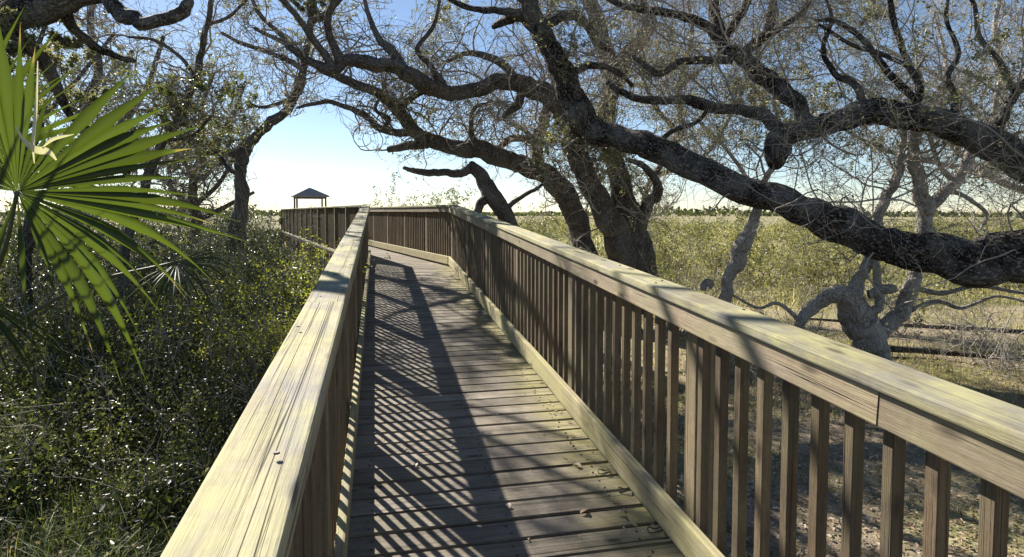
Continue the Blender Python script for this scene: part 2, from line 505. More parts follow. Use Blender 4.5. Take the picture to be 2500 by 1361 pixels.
def railing(name, label, A, B, zA, zB, inward, t_posts, bal_pitch=0.13, bal_from=0.0, cap_len=3.65, ext=(0.0, 0.0), bal=(0.037, 0.037)):
    """A run of railing from A to B (plan positions of the inner face line); inward = unit vector towards the deck."""
    A, B, inward = np.asarray(A, float), np.asarray(B, float), np.asarray(inward, float)
    L = np.linalg.norm(B - A)
    u = (B - A) / L
    root = empty(name, (*((A + B) / 2), min(zA, zB)))
    tag(root, label, 'railing')
    def P(s, off, h):
        q = A + u * s - inward * off
        return Vector((q[0], q[1], zA + (zB - zA) * s / L + h))
    up = Vector((0, 0, 1))
    # cap boards, toe boards and the narrow board under the cap, butted end to end
    def run(nm, off, h, w, th, mat, length, start, upv, bev):
        s = start
        while s < L + ext[1] - 0.02:
            e = min(s + length, L + ext[1])
            jz = rng.uniform(-0.0015, 0.0015)
            jo = rng.uniform(-0.0015, 0.0015)
            board(nm, P(s + 0.0015, off + jo, h + jz), P(e - 0.0015, off + jo, h + jz), upv, w, th, mat, root, bev)
            s = e
    run('cap_board', 0.07 - 0.003, RAIL_H - 0.019, 0.146, 0.038, M_CAP, cap_len, -ext[0], up, 0.007)
    run('top_rail', 0.019 + 0.008, RAIL_H - 0.038 - 0.0445 - 0.002, 0.038, 0.089, M_APRON, 2.44, -ext[0] + 0.02, up, 0.005)
    run('toe_board', 0.019, 0.035 + 0.07, 0.038, 0.14, M_TOE, 3.05, -ext[0] + 0.02, up, 0.006)
    run('rim_board', 0.138 + 0.019, -0.042 - 0.045, 0.038, 0.089, M_APRON, 3.6, -ext[0], up, 0.004)
    # posts carry on down into the ground
    for s in t_posts:
        if 0 <= s <= L:
            q = A + u * s - inward * (0.046 + 0.045)
            zb = float(gz(q[0], q[1])) - 0.25
            zt = zA + (zB - zA) * s / L + RAIL_H - 0.041
            board('post', (q[0], q[1], zb), (q[0], q[1], zt), (u[0], u[1], 0), 0.089, 0.089, M_POST, root, 0.005)
    s = bal_from
    h0, h1 = 0.02, RAIL_H - 0.042
    while s < L - 0.03:
        if all(abs(s - p) > 0.062 for p in t_posts):
            q = P(s, 0.048 + 0.019, 0)
            j = rng.uniform(-0.004, 0.004)
            rz = Vector((u[0] + rng.uniform(-0.05, 0.05), u[1] + rng.uniform(-0.05, 0.05), 0))
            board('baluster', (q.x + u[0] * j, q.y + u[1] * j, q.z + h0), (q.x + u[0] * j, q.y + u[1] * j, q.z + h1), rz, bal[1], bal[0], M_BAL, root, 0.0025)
        s += bal_pitch
    return root

iL, iR = corner(INNER_L, N_IN), corner(INNER_R, F_IN)
def posts(a, b, step):
    return list(np.arange(a, b, step))
YS = -1.2
rail_r = railing('railing', 'long wooden railing on the right side of the ramp, below the oak limb', (INNER_R, YS), tuple(iR), zdeck(YS), ZTOP, (-1, 0),
                 [0.25, 1.85, 3.45, 5.05, 6.65, 8.25, 9.85, iR[1] - YS - 0.05], ext=(0.0, 0.05))
rail_l = railing('railing', 'sunlit wooden railing on the left side of the ramp, next to the palm', (INNER_L, YS), tuple(iL), zdeck(YS), ZTOP + 0.03, (1, 0),
                 [0.25, 1.85, 3.45, 5.05, 6.65, 8.25, 9.85, 11.4, iL[1] - YS - 0.05], ext=(0.0, 0.05), bal=(0.032, 0.022))
tn0, tf0 = float(D2 @ iL), float(D2 @ iR)
rail_n = railing('railing', 'railing beyond the bend on the thicket side, its posts facing the camera', tuple(seg2(tn0, N_IN)), tuple(seg2(T_END, N_IN)), ZTOP + 0.012, ZTOP + 0.012, tuple(R2),
                 posts(0.35, 24, 1.62), ext=(-0.05, 0))
rail_f = railing('railing', 'railing beyond the bend on the marsh side, seen from inside', tuple(seg2(tf0, F_IN)), tuple(seg2(T_END, F_IN)), ZTOP, ZTOP, tuple(-R2),
                 posts(1.5, 24, 1.62), ext=(-0.03, 0))
# joists under the decks
for xx in (0.1, 0.55, 1.0):
    board('joist', (xx, -1.5, zdeck(-1.5) - 0.135), (xx, 10.5, zdeck(10.5) - 0.135), (0, 0, 1), 0.04, 0.18, M_PILE, ramp_path)
for xo in (N_IN + 0.1, (N_IN + F_IN) / 2, F_IN - 0.1):
    a, b = seg2(12.0, xo), seg2(T_END, xo)
    board('joist', (a[0], a[1], ZTOP - 0.135), (b[0], b[1], ZTOP - 0.135), (0, 0, 1), 0.04, 0.18, M_PILE, deck2)

# ------------------------------------------------------------------ gazebo and the walk to it
def gazebo():
    c = at(757, 517, 74.0)
    cx, cy = c[0], c[1]
    zd = ZTOP + 0.05
    root = empty('gazebo', (cx, cy, float(gz(cx, cy))))
    tag(root, 'small open gazebo with grey hipped roof on posts above the marsh', 'gazebo')
    ang = rad(12)
    ca, sa = math.cos(ang), math.sin(ang)
    def W(x, y_, z):
        return (cx + x * ca - y_ * sa, cy + x * sa + y_ * ca, z)
    ez, pz, h = EYE[2] + 1.86, EYE[2] + 2.90, 2.02
    for k in range(4):
        # each slope a slab with thickness
        a1, a2 = k * math.pi / 2 + math.pi / 4, (k + 1) * math.pi / 2 + math.pi / 4
        r = h * math.sqrt(2)
        p = [(r * math.cos(a1), r * math.sin(a1)), (r * math.cos(a2), r * math.sin(a2))]
        V = [W(*p[0], ez), W(*p[1], ez), W(0, 0, pz), W(*p[0], ez - 0.14), W(*p[1], ez - 0.14), W(0, 0, pz - 0.16)]
        world_obj('roof_slope', V, [[(0, 1, 2), (3, 5, 4)], [(0, 3, 4, 1)]], M_SHINGLE, root, (cx, cy, ez))
    s = 1.62
    for sx in (-1, 1):
        for sy in (-1, 1):
            x, y_, _ = W(sx * s, sy * s, 0)
            board('post', (x, y_, float(gz(x, y_)) - 0.3), (x, y_, ez - 0.10), (0, 1, 0), 0.20, 0.20, M_PILE, root)
    for k in range(4):
        a = [(-s, -s), (s, -s), (s, s), (-s, s)]
        p, q = a[k], a[(k + 1) % 4]
        board('beam', W(*p, ez - 0.22), W(*q, ez - 0.22), (0, 0, 1), 0.06, 0.2, M_PILE, root)
        if k != 0:
            board('cap_board', W(p[0], p[1], zd + 1.0), W(q[0], q[1], zd + 1.0), (0, 0, 1), 0.14, 0.04, M_CAP, root)
            board('lower_rail', W(p[0], p[1], zd + 0.2), W(q[0], q[1], zd + 0.2), (0, 0, 1), 0.04, 0.14, M_APRON, root)
    for i in range(24):
        yy = -1.75 + 0.15 * i
        board('plank', W(-1.8, yy, zd - 0.02), W(1.8, yy, zd - 0.02), (0, 0, 1), 0.14, 0.036, M_DECK, root)
    # plain walk from the end of the level stretch to the gazebo
    e = (seg2(T_END, N_IN) + seg2(T_END, F_IN)) / 2
    g = np.array([cx, cy]) - e
    Lg = np.linalg.norm(g) - 1.9
    g = g / np.linalg.norm(g)
    w = empty('boardwalk_far_path', (e[0], e[1], 0))
    tag(w, 'distant boardwalk stretch between the level walk and the gazebo', kind='structure')
    nrm = np.array([g[1], -g[0]])
    for off in np.linspace(-0.55, 0.55, 8):
        a, b = e + g * 0.3 + nrm * off, e + g * Lg + nrm * off
        board('runner_board', (a[0], a[1], ZTOP - 0.02), (b[0], b[1], ZTOP - 0.02), (0, 0, 1), 0.14, 0.036, M_DECK, w)
    for s_ in np.arange(1.0, Lg, 3.0):
        for off in (-0.6, 0.6):
            a = e + g * s_ + nrm * off
            board('pile', (a[0], a[1], float(gz(a[0], a[1])) - 0.3), (a[0], a[1], ZTOP - 0.045), (g[0], g[1], 0), 0.1, 0.1, M_PILE, w)
gazebo()

# ------------------------------------------------------------------ plant tools (vectorised)
def norm(v):
    return v / np.maximum(np.linalg.norm(v, axis=-1, keepdims=True), 1e-9)

def catmull(P, n):
    P = np.asarray(P, float)
    Q = np.vstack([2 * P[0] - P[1], P, 2 * P[-1] - P[-2]])
    out = []
    for i in range(1, len(Q) - 2):
        tt = np.linspace(0, 1, n, endpoint=False)[:, None]
        a, b, c, d = Q[i - 1], Q[i], Q[i + 1], Q[i + 2]
        out.append(0.5 * (2 * b + (c - a) * tt + (2 * a - 5 * b + 4 * c - d) * tt ** 2 + (3 * b - a - 3 * c + d) * tt ** 3))
    out.append(Q[-2][None])
    return np.vstack(out)

def limb_geo(pts, r, sides, rng, rough=0.10, seglen=None):
    """Gnarled tube through pts (n,3) with radii r (n)."""
    n = len(pts)
    T = norm(np.gradient(pts, axis=0))
    N = np.zeros_like(pts)
    ref = np.array([0.3, 0.2, 1.0]) if abs(T[0] @ norm(np.array([0.3, 0.2, 1.0]))) < 0.9 else np.array([1.0, 0.1, 0.1])
    N[0] = norm(np.cross(T[0], ref))
    for i in range(1, n):
        v = N[i - 1] - T[i] * (N[i - 1] @ T[i])
        N[i] = v / np.linalg.norm(v)
    Bn = np.cross(T, N)
    s = np.concatenate([[0], np.cumsum(np.linalg.norm(np.diff(pts, axis=0), axis=1))])
    th = np.linspace(0, 2 * np.pi, sides, endpoint=False)
    S, TT = np.meshgrid(s, th, indexing='ij')
    rr = r[:, None] * np.ones_like(TT)
    bump = np.zeros_like(TT)
    sc = 1.0 / max(r.mean(), 0.02)
    for _ in range(9):
        k = rng.integers(0, 6)
        w = rng.uniform(0.1, 1.3) * sc
        bump += rng.uniform(0.3, 1.0) / (0.5 + 1.1 * w / sc) * np.cos(k * TT + w * S + rng.uniform(0, 6.28))
    rr = rr * (1 + rough * bump / 2.4)
    V = pts[:, None] + N[:, None] * (rr * np.cos(TT))[..., None] + Bn[:, None] * (rr * np.sin(TT))[..., None]
    bc = np.stack([rr * np.cos(TT), rr * np.sin(TT), S], -1) + rng.uniform(0, 50, 3)
    i, j = np.meshgrid(np.arange(n - 1), np.arange(sides), indexing='ij')
    j2 = (j + 1) % sides
    Q = np.stack([i * sides + j, i * sides + j2, (i + 1) * sides + j2, (i + 1) * sides + j], -1).reshape(-1, 4)
    V = np.vstack([V.reshape(-1, 3), pts[-1] + T[-1] * r[-1] * 0.6])
    bc = np.vstack([bc.reshape(-1, 3), bc[-1, -1]])
    k = (n - 1) * sides
    tri = np.stack([k + np.arange(sides), k + (np.arange(sides) + 1) % sides, np.full(sides, n * sides)], 1)
    return V, Q, tri, bc

def tubes(pts, r, sides=3):
    """Many thin tubes at once: pts (m,k,3), r (m,k) -> verts, quads."""
    m, k, _ = pts.shape
    T = norm(np.gradient(pts, axis=1))
    ref = norm(np.stack([T[:, 0, 1], -T[:, 0, 2], T[:, 0, 0]], -1) + 0.01)[:, None]
    N = norm(np.cross(T, np.broadcast_to(ref, T.shape)))
    B = np.cross(T, N)
    th = np.linspace(0, 2 * np.pi, sides, endpoint=False)
    V = pts[:, :, None] + r[:, :, None, None] * (N[:, :, None] * np.cos(th)[:, None] + B[:, :, None] * np.sin(th)[:, None])
    b = (np.arange(m) * k * sides)[:, None, None]
    i = np.arange(k - 1)[None, :, None]
    j = np.arange(sides)[None, None, :]
    j2 = (j + 1) % sides
    Q = np.stack(np.broadcast_arrays(b + i * sides + j, b + i * sides + j2, b + (i + 1) * sides + j2, b + (i + 1) * sides + j), -1).reshape(-1, 4)
    return V.reshape(-1, 3), Q

def grow(rng, P, D, R, L, K, wig, up, tip=0.4):
    n = len(P)
    pts = np.zeros((n, K + 1, 3))
    pts[:, 0] = P
    d = norm(D)
    curl = rng.normal(size=(n, 3))
    step = (L / K)[:, None]
    for k in range(K):
        curl = 0.55 * curl + 0.8 * rng.normal(size=(n, 3))
        d = norm(d + wig * curl + np.array([0, 0, up]))
        pts[:, k + 1] = pts[:, k] + d * step
    r = R[:, None] * np.linspace(1, tip, K + 1)[None]
    return pts, r

def kids(rng, pts, r, m, lo=0.2, ang=(0.6, 1.25)):
    n, k, _ = pts.shape
    idx = np.minimum((rng.uniform(lo, 1.0, (n, m)) * (k - 1)).astype(int), k - 2)
    ii = np.repeat(np.arange(n), m)
    idx = idx.ravel()
    fr = rng.uniform(0, 1, len(ii))[:, None]
    p = pts[ii, idx] * (1 - fr) + pts[ii, idx + 1] * fr
    tg = norm(pts[ii, idx + 1] - pts[ii, idx])
    rv = rng.normal(size=tg.shape)
    pr = norm(rv - tg * np.sum(rv * tg, 1, keepdims=True))
    a = rng.uniform(*ang, len(ii))[:, None]
    return p, tg * np.cos(a) + pr * np.sin(a), r[ii, idx]

def leaf_geo(rng, P, size, aspect=0.5, D=None, fold=0.25, up=0.3):
    n = len(P)
    d = norm(rng.normal(size=(n, 3)) if D is None else D)
    rv = norm(rng.normal(size=(n, 3)) + np.array([0, 0, up]))
    w = norm(np.cross(d, rv))
    nn = np.cross(w, d)
    s = size[:, None]
    V = np.stack([P, P + d * s * 0.45 + w * s * aspect * 0.5 + nn * s * fold * 0.5, P + d * s - nn * s * 0.1, P + d * s * 0.45 - w * s * aspect * 0.5 + nn * s * fold * 0.5], 1)
    b = np.arange(n)[:, None] * 4
    T = np.concatenate([b + np.array([[0, 2, 1]]), b + np.array([[0, 3, 2]])])
    return V.reshape(-1, 3), T

def leaf_obj(name, rng, P, size, mat, parent, origin, tint=None, **kw):
    V, T = leaf_geo(rng, P, size, **kw)
    tint = rng.uniform(0, 1, len(P)) if tint is None else tint
    return world_obj(name, V, [T], mat, parent, origin, attrs={'tint': ('FLOAT', np.repeat(tint, 4))})

def keep_clear(P, level=1):
    """Open gaps of the crowns: the clear sky above the walk, and the walk itself."""
    x, y, d = proj(P)
    hole = (((x - 750) / 130.0) ** 2 + ((y - 405) / 128.0) ** 2 < 1) | ((x > 622) & (x < 905) & (y > 370) & (y < 540))
    deck = (np.abs(P[:, 0] - 0.5) < 1.6) & (P[:, 1] < 12) & (P[:, 2] < 3.3)
    near = (d < 2.6) & (np.abs(x - 1250) < 1500)
    # the crowns are thin where the sun comes through on to the walk
    k = (P[:, 2] - (DECK0 + 0.9)) / SUNV.z
    qx, qy = P[:, 0] - SUNV.x * k, P[:, 1] - SUNV.y * k
    lane = (k > 0) & (np.abs(qx - 0.5) < 1.5) & (qy > -0.5) & (qy < 13)
    h = np.sin(qx * 3.1 + 1.0) + np.sin(qy * 2.3) + np.sin(qy * 1.1 + qx * 1.7 + 2.0)
    thin = lane & (h < np.where(qy < 5.5, 0.25, -0.9 if level == 1 else -9))
    thin |= (k > 0) & (qx > 1.8) & (qx < 4.8) & (qy > 0.5) & (qy < 5.5) & (h < (1.0 if level == 1 else 0.5))
    thin |= (k > 0) & (qx < -1.0) & (qx > -8) & (qy > 1) & (qy < 15) & (h < (-0.8 if level == 1 else -9))
    # nothing grown where neither the view nor the shade on the walk would show it
    off = ((x < -350) | (x > 2760) | (y < -330) | (y > 1000) | (d < 1)) & ~(lane & (qy < 9))
    return ~((hole & (d > 0)) | deck | near | thin | off)

def oak(label, name, base, limbs, bark_mat, twig_mat, seed, seeds_per_m=3.0, leaves=6000, leafsize=(0.03, 0.055), leafmat_=None, twig_len=(0.9, 2.2), rmin_seed=0.0, up=0.05, m2=6, m3=5, tw=1.0, airy=-0.95):
    """limbs: list of lists of (px, py, distance, diameter px). The first is the trunk, running into the ground at its start."""
    rng = np.random.default_rng(seed)
    root = empty(name, base)
    tag(root, label, 'tree')
    sp, sd, sr = [], [], []
    for li, lb in enumerate(limbs):
        lb = np.asarray(lb, float)
        P = at(lb[:, 0], lb[:, 1], lb[:, 2])
        R = lb[:, 3] * lb[:, 2] / FPX / 2
        if li == 0 or lb[0, 1] > 900:
            b = np.array([base[0] + 0.25 * (P[0][0] - base[0]), base[1] + 0.25 * (P[0][1] - base[1]), gz(base[0], base[1]) - 0.3])
            P = np.vstack([b, P])
            R = np.concatenate([[R[0] * 1.2], R])
        ns = 7
        C = catmull(np.column_stack([P, R]), ns)
        pts, r = C[:, :3], np.maximum(C[:, 3], 0.006)
        # small kinks so that no limb runs like a hose
        k = rng.normal(size=(len(pts), 3))
        k = (k + np.roll(k, 1, 0) + np.roll(k, -1, 0)) / 3
        k[0] = 0
        pts = pts + k * (r * 0.20)[:, None]
        big = r.max() > 0.12
        V, Q, tri, bc = limb_geo(pts, r, 20 if big else 9, rng, 0.17 if big else 0.13)
        world_obj('trunk' if li == 0 else 'limb', V, [Q, tri], bark_mat, root, base, True, {'barkco': ('FLOAT_VECTOR', bc)})
        # seeds of the finer branches
        s = np.concatenate([[0], np.cumsum(np.linalg.norm(np.diff(pts, axis=0), axis=1))])
        m = int(s[-1] * seeds_per_m)
        ss = rng.uniform(0.25 * s[-1] if li == 0 else 0.1 * s[-1], s[-1], m)
        pi = np.stack([np.interp(ss, s, pts[:, q]) for q in range(3)], 1)
        ti = norm(np.stack([np.interp(ss, s, np.gradient(pts[:, q])) for q in range(3)], 1))
        ri = np.interp(ss, s, r)
        rv = rng.normal(size=pi.shape) + np.array([0, 0, 1.5])
        pr = norm(rv - ti * np.sum(rv * ti, 1, keepdims=True))
        a = rng.uniform(0.5, 1.2, m)[:, None]
        sp.append(pi)
        sd.append(ti * np.cos(a) + pr * np.sin(a))
        sr.append(ri)
        e = 3 if seeds_per_m else 0             # leading shoots at the tip
        sp.append(np.repeat(pts[-1][None], e, 0))
        sd.append(np.repeat(norm(pts[-1] - pts[-4])[None], e, 0) + 0.5 * rng.normal(size=(e, 3)))
        sr.append(np.full(e, r[-1]))
    if not seeds_per_m:
        return root
    P0, D0, R0 = np.vstack(sp), np.vstack(sd), np.concatenate(sr)
    ok = P0[:, 2] > 1.6
    P0, D0, R0 = P0[ok], D0[ok], R0[ok]
    R1 = tw * np.clip(R0 * 0.42, 0.011, 0.027) * rng.uniform(0.6, 1.0, len(R0))
    L1 = rng.uniform(*twig_len, len(P0)) * np.clip(R1 / tw / 0.016, 0.75, 1.35)
    p1, r1 = grow(rng, P0, D0, R1, L1, 12, 0.40, up, 0.40)
    k1 = keep_clear(p1[:, -1]) & keep_clear(p1[:, 5]) & (p1[:, -1, 2] > p1[:, 0, 2] - 0.25 * L1 * rng.uniform(0, 1, len(L1)))
    p1, r1 = p1[k1], r1[k1]
    c = kids(rng, p1, r1, m2, 0.15)
    p2, r2 = grow(rng, c[0], c[1], np.clip(c[2] * 0.7, 0.007, 0.014) * tw, rng.uniform(0.5, 1.2, len(c[0])), 7, 0.58, up * 0.5, 0.5)
    q = p2[:, 3]
    gap = np.sin(q[:, 0] * 2.1 + seed) + np.sin(q[:, 1] * 1.9 + 1.7 * seed) + np.sin(q[:, 2] * 2.6 + 0.6 * seed)
    k2 = keep_clear(p2[:, -1], 2) & keep_clear(p2[:, 3], 2) & (gap > airy)
    p2, r2 = p2[k2], r2[k2]
    c = kids(rng, p2, r2, m3, 0.15)
    p3, r3 = grow(rng, c[0], c[1], np.clip(c[2] * 0.7, 0.0042, 0.0075) * tw, rng.uniform(0.22, 0.55, len(c[0])), 3, 0.62, 0.02, 0.6)
    k3 = keep_clear(p3[:, -1], 2)
    p3, r3 = p3[k3], r3[k3]
    Va, Qa = tubes(p1, r1, 4)
    Vb, Qb = tubes(p2, r2, 3)
    Vc, Qc = tubes(p3, r3, 3)
    tag(world_obj('twigs', np.vstack([Va, Vb, Vc]), [Qa, Qb + len(Va), Qc + len(Va) + len(Vb)], twig_mat, root, base, True), kind='stuff')
    if leaves:
        q = p3
        clump = np.sin(q[:, 0, 0] * 1.7 + seed) + np.sin(q[:, 0, 1] * 1.3 + 2 * seed) + np.sin(q[:, 0, 2] * 2.1) + 0.8 * rng.normal(size=len(q))
        w = np.exp(1.25 * clump)
        ii = rng.choice(len(q), leaves, p=w / w.sum())
        kk = rng.integers(1, 4, leaves)
        PP = q[ii, kk] + rng.normal(size=(leaves, 3)) * 0.02
        PP = PP[keep_clear(PP, 2)]
        leaf_obj('crown', rng, PP, rng.uniform(*leafsize, len(PP)), leafmat_ or M_OAKLEAF, root, base)
    return root

def base_at(px, d, py=0):
    p = at(px, 517, d)
    return (float(p[0]), float(p[1]), float(gz(p[0], p[1])))

# ------------------------------------------------------------------ the oaks
# great limb coming in from beyond the right edge
oak('great dark furrowed oak limb sweeping across from beyond the right edge', 'oak_tree', base_at(3150, 6.0), [
    [(3150, 900, 6.0, 260), (3120, 760, 6.05, 240), (3030, 670, 6.1, 200), (2850, 640, 6.15, 165), (2680, 640, 6.2, 140), (2500, 622, 6.3, 126), (2350, 648, 6.5, 104), (2200, 608, 6.7, 88), (2110, 578, 6.85, 84), (2050, 556, 7.0, 98), (1990, 530, 7.1, 80), (1900, 490, 7.3, 72), (1750, 436, 7.7, 62), (1600, 362, 8.1, 62), (1500, 334, 8.4, 58), (1432, 308, 8.6, 70), (1402, 240, 8.5, 60), (1376, 180, 8.4, 56), (1336, 100, 8.3, 50), (1300, 30, 8.2, 45), (1275, -40, 8.1, 44), (1240, -150, 8.0, 34)],
    [(3090, 720, 6.1, 170), (2900, 640, 6.2, 120), (2720, 520, 6.2, 100), (2500, 388, 6.3, 80), (2425, 350, 6.4, 74), (2300, 300, 6.6, 60), (2200, 280, 6.8, 64), (2110, 274, 7.0, 62), (2020, 306, 7.2, 52), (1950, 324, 7.3, 46), (1910, 338, 7.35, 50), (1900, 358, 7.35, 62), (1894, 376, 7.35, 58), (1898, 394, 7.35, 38), (1903, 404, 7.35, 14)],
    [(1985, 305, 7.25, 34), (1950, 262, 7.3, 36), (1900, 214, 7.5, 40), (1850, 178, 7.6, 42), (1808, 140, 7.7, 38), (1766, 110, 7.8, 34), (1754, 70, 7.9, 30), (1744, 20, 8, 28), (1738, -50, 8, 24), (1700, -160, 8, 16)],
    [(1912, 330, 7.35, 36), (1885, 300, 7.4, 34), (1850, 276, 7.5, 30), (1800, 270, 7.7, 28), (1725, 260, 7.9, 26), (1675, 245, 8.1, 24), (1600, 246, 8.3, 20), (1530, 232, 8.5, 18), (1480, 200, 8.7, 12)],
    [(1812, 140, 7.7, 26), (1842, 110, 7.7, 26), (1870, 84, 7.7, 24), (1884, 40, 7.7, 22), (1890, -40, 7.7, 16)],
    [(1768, 100, 7.8, 22), (1790, 62, 7.7, 20), (1812, 30, 7.6, 18), (1832, -30, 7.5, 14)],
    [(1790, 148, 7.7, 20), (1740, 146, 7.8, 20), (1690, 148, 7.9, 18), (1650, 156, 8, 18), (1612, 180, 8.1, 17), (1580, 164, 8.2, 15), (1545, 138, 8.3, 10)],
    [(1752, 90, 7.9, 22), (1720, 62, 7.9, 22), (1680, 46, 7.9, 21), (1620, 32, 8.0, 20), (1560, 22, 8.1, 18), (1490, 0, 8.2, 14), (1400, -60, 8.2, 10)],
    [(2430, 335, 6.4, 28), (2446, 290, 6.4, 25), (2466, 246, 6.4, 22), (2500, 200, 6.4, 20), (2570, 120, 6.4, 14)],
    [(2235, 262, 6.8, 20), (2244, 214, 6.8, 18), (2222, 166, 6.8, 17), (2196, 104, 6.8, 15), (2176, 26, 6.8, 13), (2165, -70, 6.8, 9)],
    [(2220, 165, 6.8, 12), (2150, 130, 6.9, 11), (2080, 110, 7, 9), (2000, 60, 7.1, 7)],
    [(1868, 88, 7.7, 16), (1915, 62, 7.6, 14), (1960, 30, 7.5, 13), (1990, -30, 7.4, 9)],
    [(2232, 240, 6.8, 18), (2180, 190, 6.9, 17), (2130, 126, 7.0, 15), (2100, 90, 7.0, 13), (2040, 52, 7.1, 11), (1990, 50, 7.2, 7)],
    [(2322, 300, 6.6, 20), (2334, 240, 6.6, 17), (2312, 190, 6.6, 14), (2340, 130, 6.6, 12), (2310, 40, 6.6, 9), (2330, -60, 6.6, 6)],
    [(2480, 235, 6.4, 18), (2440, 150, 6.4, 15), (2390, 92, 6.5, 13), (2380, 20, 6.5, 10), (2340, -60, 6.6, 7)],
    [(2110, 260, 7.0, 22), (2090, 210, 7.0, 18), (2040, 180, 7.1, 15), (2010, 120, 7.1, 12), (2030, 40, 7.1, 9), (2000, -40, 7.1, 6)],
    [(1338, 60, 8.3, 24), (1390, 34, 8.5, 24), (1432, 58, 8.7, 21), (1456, 104, 8.9, 16), (1500, 130, 9.1, 11)],
    [(1300, 40, 8.2, 26), (1226, 26, 8.4, 20), (1175, 24, 8.6, 17), (1114, 8, 8.8, 13), (1060, -30, 9, 9)],
    [(1378, 190, 8.4, 20), (1440, 160, 8.4, 17), (1500, 172, 8.5, 14), (1545, 210, 8.6, 10)],
    [(1600, 366, 8.1, 16), (1640, 320, 8.1, 13), (1700, 300, 8.1, 11), (1740, 250, 8.1, 8)],
    [(1335, 90, 8.3, 34), (1280, 42, 8.5, 30), (1240, 48, 8.7, 26), (1205, 66, 8.9, 14)],
    [(2640, 560, 6.2, 90), (2600, 480, 6.2, 70), (2520, 380, 6.3, 40), (2560, 250, 6.4, 30), (2640, 60, 6.6, 22), (2600, -120, 6.8, 14)],
], M_BARK_DARK, M_TWIG, 11, 5.4, 32000, (0.026, 0.045), m2=8, m3=5, tw=0.58)

# twin trunk behind the ramp railing
oak('twin trunked grey oak rising just behind the right ramp railing', 'oak_tree', base_at(1535, 12.6), [
    [(1520, 700, 12.4, 74), (1510, 620, 12.3, 66), (1490, 545, 12.2, 60), (1455, 475, 12.0, 54), (1424, 415, 11.8, 52), (1404, 360, 11.7, 50), (1398, 310, 11.5, 50), (1370, 266, 11.4, 47), (1325, 232, 11.3, 45), (1275, 208, 11.2, 42), (1200, 206, 11.0, 39), (1125, 224, 10.8, 37), (1090, 226, 10.8, 37), (1036, 206, 10.6, 38), (995, 184, 10.5, 35), (960, 160, 10.4, 30), (900, 156, 10.2, 34), (850, 146, 10.0, 32), (815, 170, 9.9, 26), (765, 154, 9.8, 20), (700, 110, 9.6, 14)],
    [(1564, 760, 12.9, 76), (1556, 640, 13.0, 64), (1542, 560, 13.0, 57), (1518, 480, 13.0, 54), (1496, 390, 13.0, 46), (1482, 300, 13.0, 46), (1490, 200, 13.0, 44), (1470, 100, 13.0, 40), (1446, 30, 13.0, 34), (1430, -60, 13, 26), (1440, -200, 13, 16)],
    [(1412, 410, 11.7, 38), (1390, 370, 11.5, 26), (1372, 346, 11.4, 12)],
    [(1470, 280, 12.6, 38), (1496, 220, 12.4, 38), (1530, 146, 12.2, 38), (1578, 78, 12.0, 34), (1586, 40, 12, 26), (1560, 0, 12, 20), (1500, -60, 12, 14)],
    [(1560, 580, 12.9, 34), (1580, 500, 12.8, 30), (1605, 480, 12.7, 26), (1600, 440, 12.6, 20), (1570, 405, 12.6, 14), (1530, 390, 12.6, 10)],
    [(1000, 190, 10.5, 26), (960, 130, 10.5, 24), (930, 100, 10.6, 18), (900, 40, 10.7, 12), (880, -40, 10.8, 8)],
    [(1090, 224, 10.8, 20), (1050, 160, 10.7, 16), (1020, 120, 10.6, 12), (1060, 60, 10.6, 10), (1080, -40, 10.6, 7)],
    [(1270, 215, 11.2, 22), (1230, 160, 11.3, 20), (1150, 130, 11.4, 14), (1090, 150, 11.4, 9)],
    [(1275, 220, 11.2, 24), (1262, 255, 11.2, 22), (1228, 285, 11.1, 12)],
    [(830, 150, 9.9, 22), (800, 60, 9.7, 18), (820, -40, 9.5, 14), (760, -160, 9.3, 10), (640, -260, 9.0, 7)],
    [(815, 168, 9.9, 20), (740, 60, 9.6, 16), (660, -30, 9.2, 13), (560, -140, 8.8, 9)],
], M_BARK_GREY, M_TWIG, 12, 5.0, 30000, (0.03, 0.052), m2=8, m3=5, tw=0.85)

# leaning trunk
oak('grey oak leaning left in a long arc over the bend of the walk', 'oak_tree', base_at(1440, 13.6), [
    [(1432, 680, 13.4, 66), (1424, 595, 13.2, 56), (1396, 505, 13, 52), (1350, 442, 12.8, 50), (1290, 406, 12.6, 48), (1222, 394, 12.4, 46), (1162, 366, 12.2, 42), (1110, 362, 12.1, 36), (1050, 344, 12, 34), (1002, 310, 11.9, 31), (970, 266, 11.8, 30), (930, 230, 11.7, 24), (870, 206, 11.6, 22), (810, 180, 11.5, 20), (760, 155, 11.4, 16), (700, 110, 11.3, 11), (620, 70, 11.2, 8)],
    [(1005, 325, 11.9, 20), (955, 322, 11.9, 18), (918, 310, 11.8, 17), (896, 286, 11.8, 16), (866, 270, 11.7, 14), (826, 255, 11.7, 12), (790, 248, 11.6, 11), (726, 264, 11.5, 7)],
    [(1045, 348, 12, 26), (1000, 356, 12, 22), (946, 366, 12, 16)],
    [(975, 270, 11.8, 16), (1010, 235, 11.8, 15), (1050, 215, 11.7, 12), (1060, 180, 11.7, 8)],
    [(1322, 430, 12.7, 34), (1312, 350, 13.4, 28), (1332, 285, 13.6, 26), (1352, 200, 13.8, 20), (1330, 110, 14, 14), (1350, 0, 14, 9)],
    [(1314, 345, 13.4, 20), (1250, 340, 13.2, 18), (1208, 368, 13, 12)],
    [(940, 310, 11.8, 12), (950, 290, 11.8, 11), (918, 270, 11.8, 9), (925, 240, 11.8, 7)],
    [(1160, 360, 12.2, 14), (1150, 300, 12.2, 12), (1165, 260, 12.2, 9), (1230, 250, 12.2, 7)],
], M_BARK_GREY, M_TWIG, 13, 4.6, 14000, (0.03, 0.05), m2=7, m3=5, twig_len=(0.7, 1.7))

